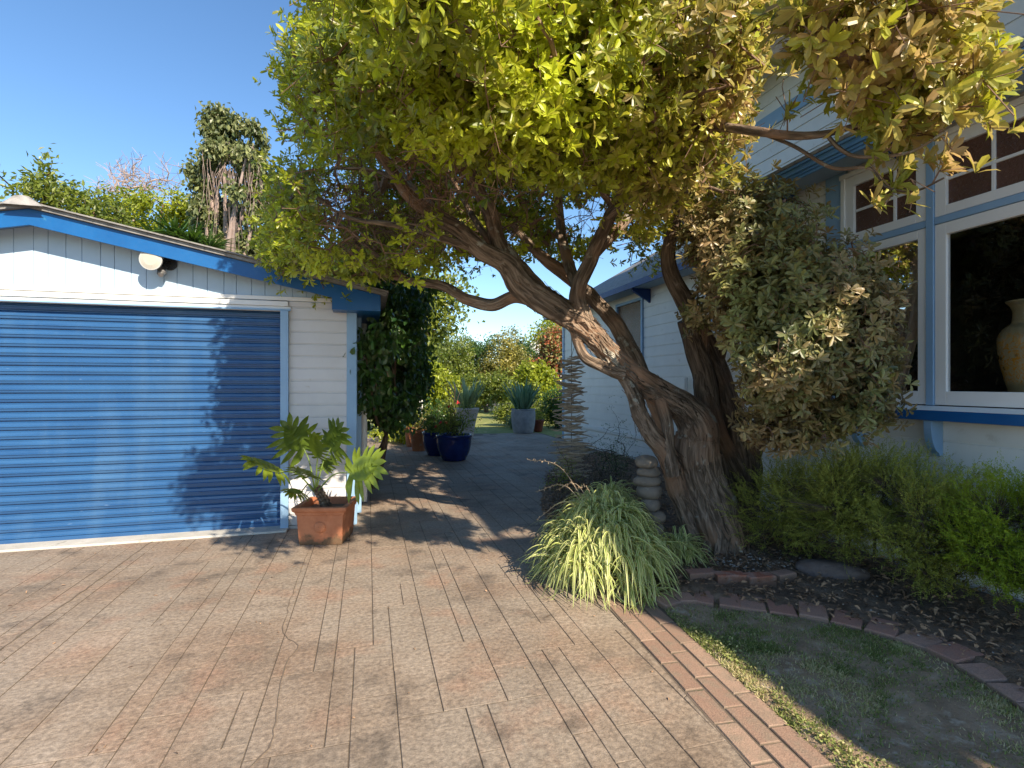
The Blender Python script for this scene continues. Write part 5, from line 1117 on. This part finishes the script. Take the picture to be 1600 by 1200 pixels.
# stone cairn
def blob(mb, c, r, seed, sub=3, ax=None, rough=.18):
    import bmesh
    bm = bmesh.new(); bmesh.ops.create_icosphere(bm, subdivisions=sub, radius=1); v = np.array([q.co[:] for q in bm.verts]); f = [tuple(x.index for x in q.verts) for q in bm.faces]; bm.free()
    s = 1+rough*2*(fbm(v*1.3+seed*3.7, seed, 3)-.5); v = np.sign(v)*np.abs(v)**.85*s[:, None]*np.array(r)
    if ax is not None: ca, sa = math.cos(ax), math.sin(ax); v = np.stack([v[:, 0]*ca-v[:, 1]*sa, v[:, 0]*sa+v[:, 1]*ca, v[:, 2]], -1)
    mb.add(v+np.array(c), f)
ys = [(1010, 722, 20, 9), (1013, 737, 20, 7), (1011, 751, 21, 8), (1014, 768, 20, 11), (1016, 788, 15, 10), (1021, 808, 19, 10), (1022, 826, 15, 9), (1030, 842, 14, 8), (1034, 856, 13, 8), (1035, 872, 14, 9), (1036, 890, 16, 10)]
ordn = ['topmost', 'second', 'third', 'fourth', 'fifth', 'sixth', 'seventh', 'eighth', 'ninth', 'tenth', 'lowest']
for i, (a, b_, w_, h_) in enumerate(ys):
    d = 4.02-i*.012; mb = MB(); q = P(a, b_, d); blob(mb, q, (w_*d/F, w_*d/F*.85, h_*d/F*1.12), 70+i, ax=rng.random()*3)
    single('stacked_stone', mb, M['stone'], f'flat river stone, {ordn[i]} '+('from the top ' if 0 < i < 10 else '')+'in the cairn before the trunk', 'stone', 'stones stacked in a cairn', smooth=True)
mb = MB(); q = P(1300, 909, 3.73); q[2] = .055; blob(mb, q, (.235, .10, .072), 5, sub=4, ax=-R(15.5)-R(22), rough=.1)
single('boulder', mb, M['rock'], 'long smooth grey brown boulder lying on the soil beside the shrubs', 'boulder', smooth=True)
# arc of edging bricks
ap = np.array([G(a, b_)[:2] for a, b_ in arcpx]); s_ = arc; L_ = np.concatenate([[0], np.cumsum(np.linalg.norm(np.diff(s_, axis=0), axis=1))]); pos = .03; n_i = 0
names = ['first', 'second', 'third', 'fourth', 'fifth', 'sixth', 'seventh', 'eighth', 'ninth', 'tenth', 'eleventh', 'twelfth', 'thirteenth', 'fourteenth', 'fifteenth', 'sixteenth', 'seventeenth', 'eighteenth', 'nineteenth', 'twentieth']
def brick(c, t, n, z, L, W, Hh, tone):
    z = z-.010 if L < .2 else z
    c = np.array([c[0], c[1]]); e = .006; v = []
    for zz, ins in ((z-Hh, 0), (z-e, 0), (z, e)):
        for sx, sy in ((-1, -1), (1, -1), (1, 1), (-1, 1)):
            p_ = c+t*sx*(L/2-ins)+n*sy*(W/2-ins)+rng.normal(size=2)*.0015; v.append((p_[0], p_[1], zz+rng.normal()*.001))
    mb = MB(); mb.add(v, [(8, 9, 10, 11)]+[(k, (k+1) % 4, (k+1) % 4+4, k+4) for k in range(4)]+[(k+4, (k+1) % 4+4, (k+1) % 4+8, k+8) for k in range(4)], tone=np.full(12, tone), dirt=np.array([1]*4+[.5]*4+[0]*4)); return mb
while pos < L_[-1]-.05 and n_i < 17:
    i = int(np.searchsorted(L_, pos)); t = unit(s_[min(i+4, len(s_)-1)]-s_[max(i-4, 0)]); t3 = t; n3 = np.array([-t[1], t[0]])
    ang = rng.normal()*.04; ca, sa = math.cos(ang), math.sin(ang); t3 = np.array([t[0]*ca-t[1]*sa, t[0]*sa+t[1]*ca]); n3 = np.array([-t3[1], t3[0]])
    W_ = .125 if n_i < 4 else .15
    mb = brick(s_[i]+n3*.02, t3, n3, .045+rng.normal()*.004, W_, .215, .09, rng.random())
    single('edging_brick', mb, M['edge_brick'], f'red brick in the curved lawn edging, {names[n_i]} from the driveway border', 'brick', 'bricks of the curved lawn edging', bevel=.003)
    pos += W_+.012+rng.random()*.006; n_i += 1
for i, (a, b_, d, yaw, lb) in enumerate([(1095, 897, 0, .1, 'leftmost'), (1140, 901, 0, .0, 'middle left'), (1186, 903, 0, .16, 'bright red and chipped'), (1223, 897, 0, .4, 'dark, next to the boulder')]):
    q = G(a, b_, .06); t = unit((RIGHT*math.cos(yaw)+FWD*math.sin(yaw))[:2]); n = np.array([-t[1], t[0]]); single('retaining_brick', brick(q[:2], t, n, .085, .205 if i < 3 else .16, .10, .10, .2+.2*i), M['old_brick'] if i in (1, 2) else M['edge_brick'], f'old brick holding soil round the trunk, {lb}', 'brick', 'old bricks holding the soil', bevel=.005)
# ================================================================== feathery shrubs
def feathery(name, c, r, n, mat, label, lean=None, base_c=None, h0=.05, ll=.013):
    c = np.array(c, float); b0 = c.copy() if base_c is None else np.array(base_c, float); b0[2] = h0
    root = thing(name, b0*np.array([1, 1, 0]), label, 'shrub', 'feathery shrubs along the bay wall'); r = np.array(r)
    d = rand_unit(n*2); s = rng.uniform(.35, 1.0, len(d))**.8*(1+.55*(fbm(d*2.4+c, 4, 2)-.5)*2)
    tg = c+(d[:, :1]*np.array([CT, -ST, 0])*r[0]+d[:, 1:2]*FWD*r[1]+d[:, 2:3]*UP*r[2])*s[:, None]
    ok = (tg[:, 0] < HX-.06) & (tg[:, 2] > .06); ok &= fbm(tg*4.5, 12, 2) > .43
    tg = tg[ok][:n]; d = d[ok][:n]
    main = tg[rng.choice(len(tg), 70)]; A_, par_, load_, e_ = grow([b0, b0+UP*.06, b0+UP*.12+RIGHT*.05, b0+UP*.1-RIGHT*.05], main*.75+b0*.25, step=.06, wob=.08, up=.1)
    mb = MB(); twig_mesh(mb, A_, par_, load_, 4, r0=.0022, sides=4, rmax=.014)
    a0 = A_[np.array([np.argmin(((A_-t)**2).sum(1)) for t in tg])]; ax = unit(d*.75+UP*.45+rng.normal(size=(len(tg), 3))*.3)
    L = rng.uniform(.08, .24, len(tg))*np.where(d[:, 2] > .3, 1.2, .9); st = tg-ax*L[:, None]*.6
    twig_mesh(mb, np.concatenate([a0, st]), [-2]*len(tg)+list(range(len(tg))), np.ones(2*len(tg)), 0, r0=.0012, sides=3)
    mb.build('branch', M['twig_dark'], root)
    k = 40; q = np.linspace(0, 1, k); idx = np.repeat(np.arange(len(tg)), k); qq = np.tile(q, len(tg)); bend = rng.normal(size=(len(tg), 3))*.25+UP*-.1
    pos = st[idx]+ax[idx]*(L[idx]*qq)[:, None]+bend[idx]*(L[idx]*qq**2*.5)[:, None]
    dl = unit(ax[idx]*.9+rand_unit(len(idx))*1.0); cr = MB(); rn = np.clip(np.repeat(rng.normal(.35, .18, len(tg)), k)+qq*.35-.1, 0, 1)
    ok = pos[:, 0] < HX-.02
    leaves(cr, pos[ok], dl[ok], rand_unit(ok.sum()), ll*rng.uniform(.7, 1.3, ok.sum()), ll*.32, rnd=rn[ok], simple=True); cr.build('foliage', M[mat], root); return root
def FB(px, py, d): q = P(px, py, d); return q
feathery('feathery_shrub', FB(1245, 790, 4.05), (.46, .30, .42), 1700, 'leaf_cole', 'dark feathery shrub nearest the tree trunk, against the white wall')
feathery('feathery_shrub', FB(1355, 785, 3.6), (.56, .26, .46), 2300, 'leaf_cole', 'widest feathery olive green shrub, under the window sill bracket')
feathery('feathery_shrub', FB(1470, 825, 3.18), (.40, .24, .42), 1500, 'leaf_cole', 'feathery shrub with bare stems between the wide one and the lime one')
feathery('feathery_shrub', FB(1595, 835, 2.82), (.36, .26, .40), 2100, 'leaf_cole_bright', 'bright lime green feathery shrub at the right, under the window sill')
bushlet(up(P(880, 745, 6.6)), .05, .22, .28, 900, 'leaf_cole_bright', 'low_herb', 'small bright green herb mound under the driftwood strings', leaf=(.02, .01))
bushlet(up(P(945, 725, 6.4)), .04, .28, .28, 1200, 'leaf_purple', 'dusky_shrub', 'dusky dark shrub against the far wall behind the spider plants', leaf=(.04, .012))
bushlet(up(P(960, 712, 7.2)), .05, .30, .62, 1300, 'leaf_dark', 'rosemary', 'upright grey green rosemary at the foot of the far wall', leaf=(.035, .008))
bushlet(up(P(900, 765, 5.7)), .03, .25, .22, 900, 'leaf_purple', 'ground_cover', 'low dark plant behind the flower stalks of the spider plant', leaf=(.04, .02))
# ================================================================== driftwood hanging
dwc = P(893, 600, 7.0); dw = thing('driftwood_hanging', (dwc[0], dwc[1], .2), 'long hanging of threaded driftwood sticks beside the patio', 'garden ornament')
ztop, zbot = 1.4+43*7/F, 1.4-142*7/F
mb = MB(); top = P(893, 500, 7.0); mb.tube([dwc*np.array([1, 1, 0])+UP*zbot, dwc*np.array([1, 1, 0])+UP*ztop, top], .004, 5); mb.tube([dwc*np.array([1, 1, 0])+UP*ztop, top+RIGHT*.14], .003, 4); mb.build('string', M['string'], dw)
N = 82
for i in range(N):
    t = i/(N-1); z = ztop+(zbot-ztop)*t; L = (.28+.34*t)*rng.uniform(.45, 1.2); a = rng.normal()*.35; ax = RIGHT*math.cos(a)+FWD*math.sin(a)+UP*rng.normal()*.13; k = 7
    s = np.linspace(-.5, .5, k)[:, None]; pp = dwc*np.array([1, 1, 0])+UP*z+ax*L*s+RIGHT*rng.normal()*.035+FWD*rng.normal()*.04+UP*(rng.normal()*.02*np.sin(s*4+rng.random()*5))+UP*rng.normal(size=(k, 1))*.004
    mb = MB(); rr_ = rng.uniform(.008, .018)*np.array([.5, .9, 1, 1.1, 1., .85, .45])*(1+.2*rng.normal(size=k)); mb.tube(pp, np.abs(rr_), 7); mb.build('stick', M['drift'], dw, smooth=True)
# ================================================================== grass, litter, pebbles
lp = np.array(lawn); n = 300000; x = rng.uniform(lp[:, 0].min(), lp[:, 0].max(), n); y = rng.uniform(.5, lp[:, 1].max(), n)
dens = fbm(np.stack([x*3.2, y*3.2, 0*x], -1), 33, 3); ok = inpoly(x, y, lp) & (rng.random(n) < np.clip((dens-.33)*5.0, .15, 1)); x, y = x[ok], y[ok]; n = len(x)
d0 = fbm(np.stack([x*2, y*2, 0*x+4], -1), 38, 2)
bs = np.stack([x, y, np.full(n, .0)], -1); dr = unit(np.stack([rng.normal(size=n)*.8, rng.normal(size=n)*.8, np.full(n, .8)], -1))
rn = np.clip(rng.normal(.32, .2, n)+np.where(d0 > .50, .42, 0)+np.where(rng.random(n) < .12, .5, 0), 0, 1)
mb = MB(); L = rng.uniform(.010, .034, n); leaves(mb, bs, dr, rand_unit(n), L, .0048, rnd=rn, simple=True, curl=.3); tag(mb.build('grass', M['grass'], None), 'patchy short grass on the worn lawn', 'grass', kind='stuff')
def scatter(poly, n, ylo, fn):
    p_ = np.array(poly); x = rng.uniform(p_[:, 0].min(), p_[:, 0].max(), n); y = rng.uniform(ylo, p_[:, 1].max(), n); ok = inpoly(x, y, p_); return x[ok], y[ok]
x, y = scatter(bed, 34000, -1.5, None); n = len(x); mb = MB()
leaves(mb, np.stack([x, y, rng.uniform(.03, .065, n)], -1), unit(np.stack([rng.normal(size=n), rng.normal(size=n), rng.normal(size=n)*.25], -1)), unit(np.stack([rng.normal(size=n)*.5, rng.normal(size=n)*.5, np.ones(n)], -1)), rng.uniform(.015, .06, n), rng.uniform(.008, .022, n), simple=False, curl=.2)
tag(mb.build('leaf_litter', M['litter'], None), 'brown dead leaves and bark chips over the garden bed', 'leaf litter', kind='stuff')
x, y = scatter(lawn, 260, -1.2, None); mb = MB()
def peb(x, y, z, s, m_):
    for a, b_ in zip(x, y):
        h = s*rng.uniform(.5, 1.3); th = np.sort(rng.random(5)*6.28); v = [(a+h*math.cos(t), b_+h*math.sin(t)*.7, z) for t in th]+[(a+h*.3*rng.normal(), b_+h*.3*rng.normal(), z+h*.7)]
        m_.add(v, [(k, (k+1) % 5, 5) for k in range(5)])
peb(x, y, .008, .008, mb)
q = G(1150, 880, .05); n = 150; peb(q[0]+.05+rng.normal(size=n)*.3, q[1]+rng.normal(size=n)*.13, .05, .011, mb)
x, y = scatter(bed, 500, 0, None); peb(x, y, .045, .008, mb)
tag(mb.build('pebbles', M['pebble'], None), 'scattered white pebbles on lawn and bed', 'pebbles', kind='stuff')
# fallen leaves and grit on the drive
n = 420; x = rng.uniform(-4, 2.4, n); y = rng.uniform(0.3, 9, n); ok = ~((y > 5.2) & (x < .2)); ok &= (border_u(x, y) < 0) | (y > 3.4); x, y = x[ok], y[ok]; n = len(x); mb = MB()
leaves(mb, np.stack([x, y, np.full(n, .005)], -1), unit(np.stack([rng.normal(size=n), rng.normal(size=n), np.full(n, .08)], -1)), unit(np.stack([rng.normal(size=n)*.3, rng.normal(size=n)*.3, np.ones(n)], -1)), rng.uniform(.008, .03, n), .008, simple=False)
tag(mb.build('fallen_leaves', M['litter'], None), 'small dry leaves scattered on the drive', 'leaf litter', kind='stuff')
# moss and weeds in the joint by the border and lawn rim
x = []; mb = MB(); n = 2600; s = rng.uniform(-1.5, 1.0, n); u = bw+.03+np.abs(rng.normal(size=n))*.06; p_ = bo+bd*s[:, None]+bn*u[:, None]; ok = fbm(np.stack([p_[:, 0]*6, p_[:, 1]*6, 0*s], -1), 3, 2) > .46; p_ = p_[ok]; n = len(p_)
leaves(mb, np.concatenate([p_, rng.uniform(.012, .03, (n, 1))], 1), unit(np.stack([rng.normal(size=n), rng.normal(size=n), np.full(n, .5)], -1)), unit(rng.normal(size=(n, 3))+UP), rng.uniform(.01, .022, n), .009, rnd=np.clip(rng.normal(.5, .25, n), 0, .8), simple=False)
tag(mb.build('weeds', M['grass'], None), 'clover and moss along the brick border', 'weeds', kind='stuff')
for o_ in list(bpy.data.objects):
    if o_.type == 'EMPTY' and not o_.children: bpy.data.objects.remove(o_)
print('total polys', sum(len(o_.data.polygons) for o_ in bpy.data.objects if o_.type == 'MESH'))
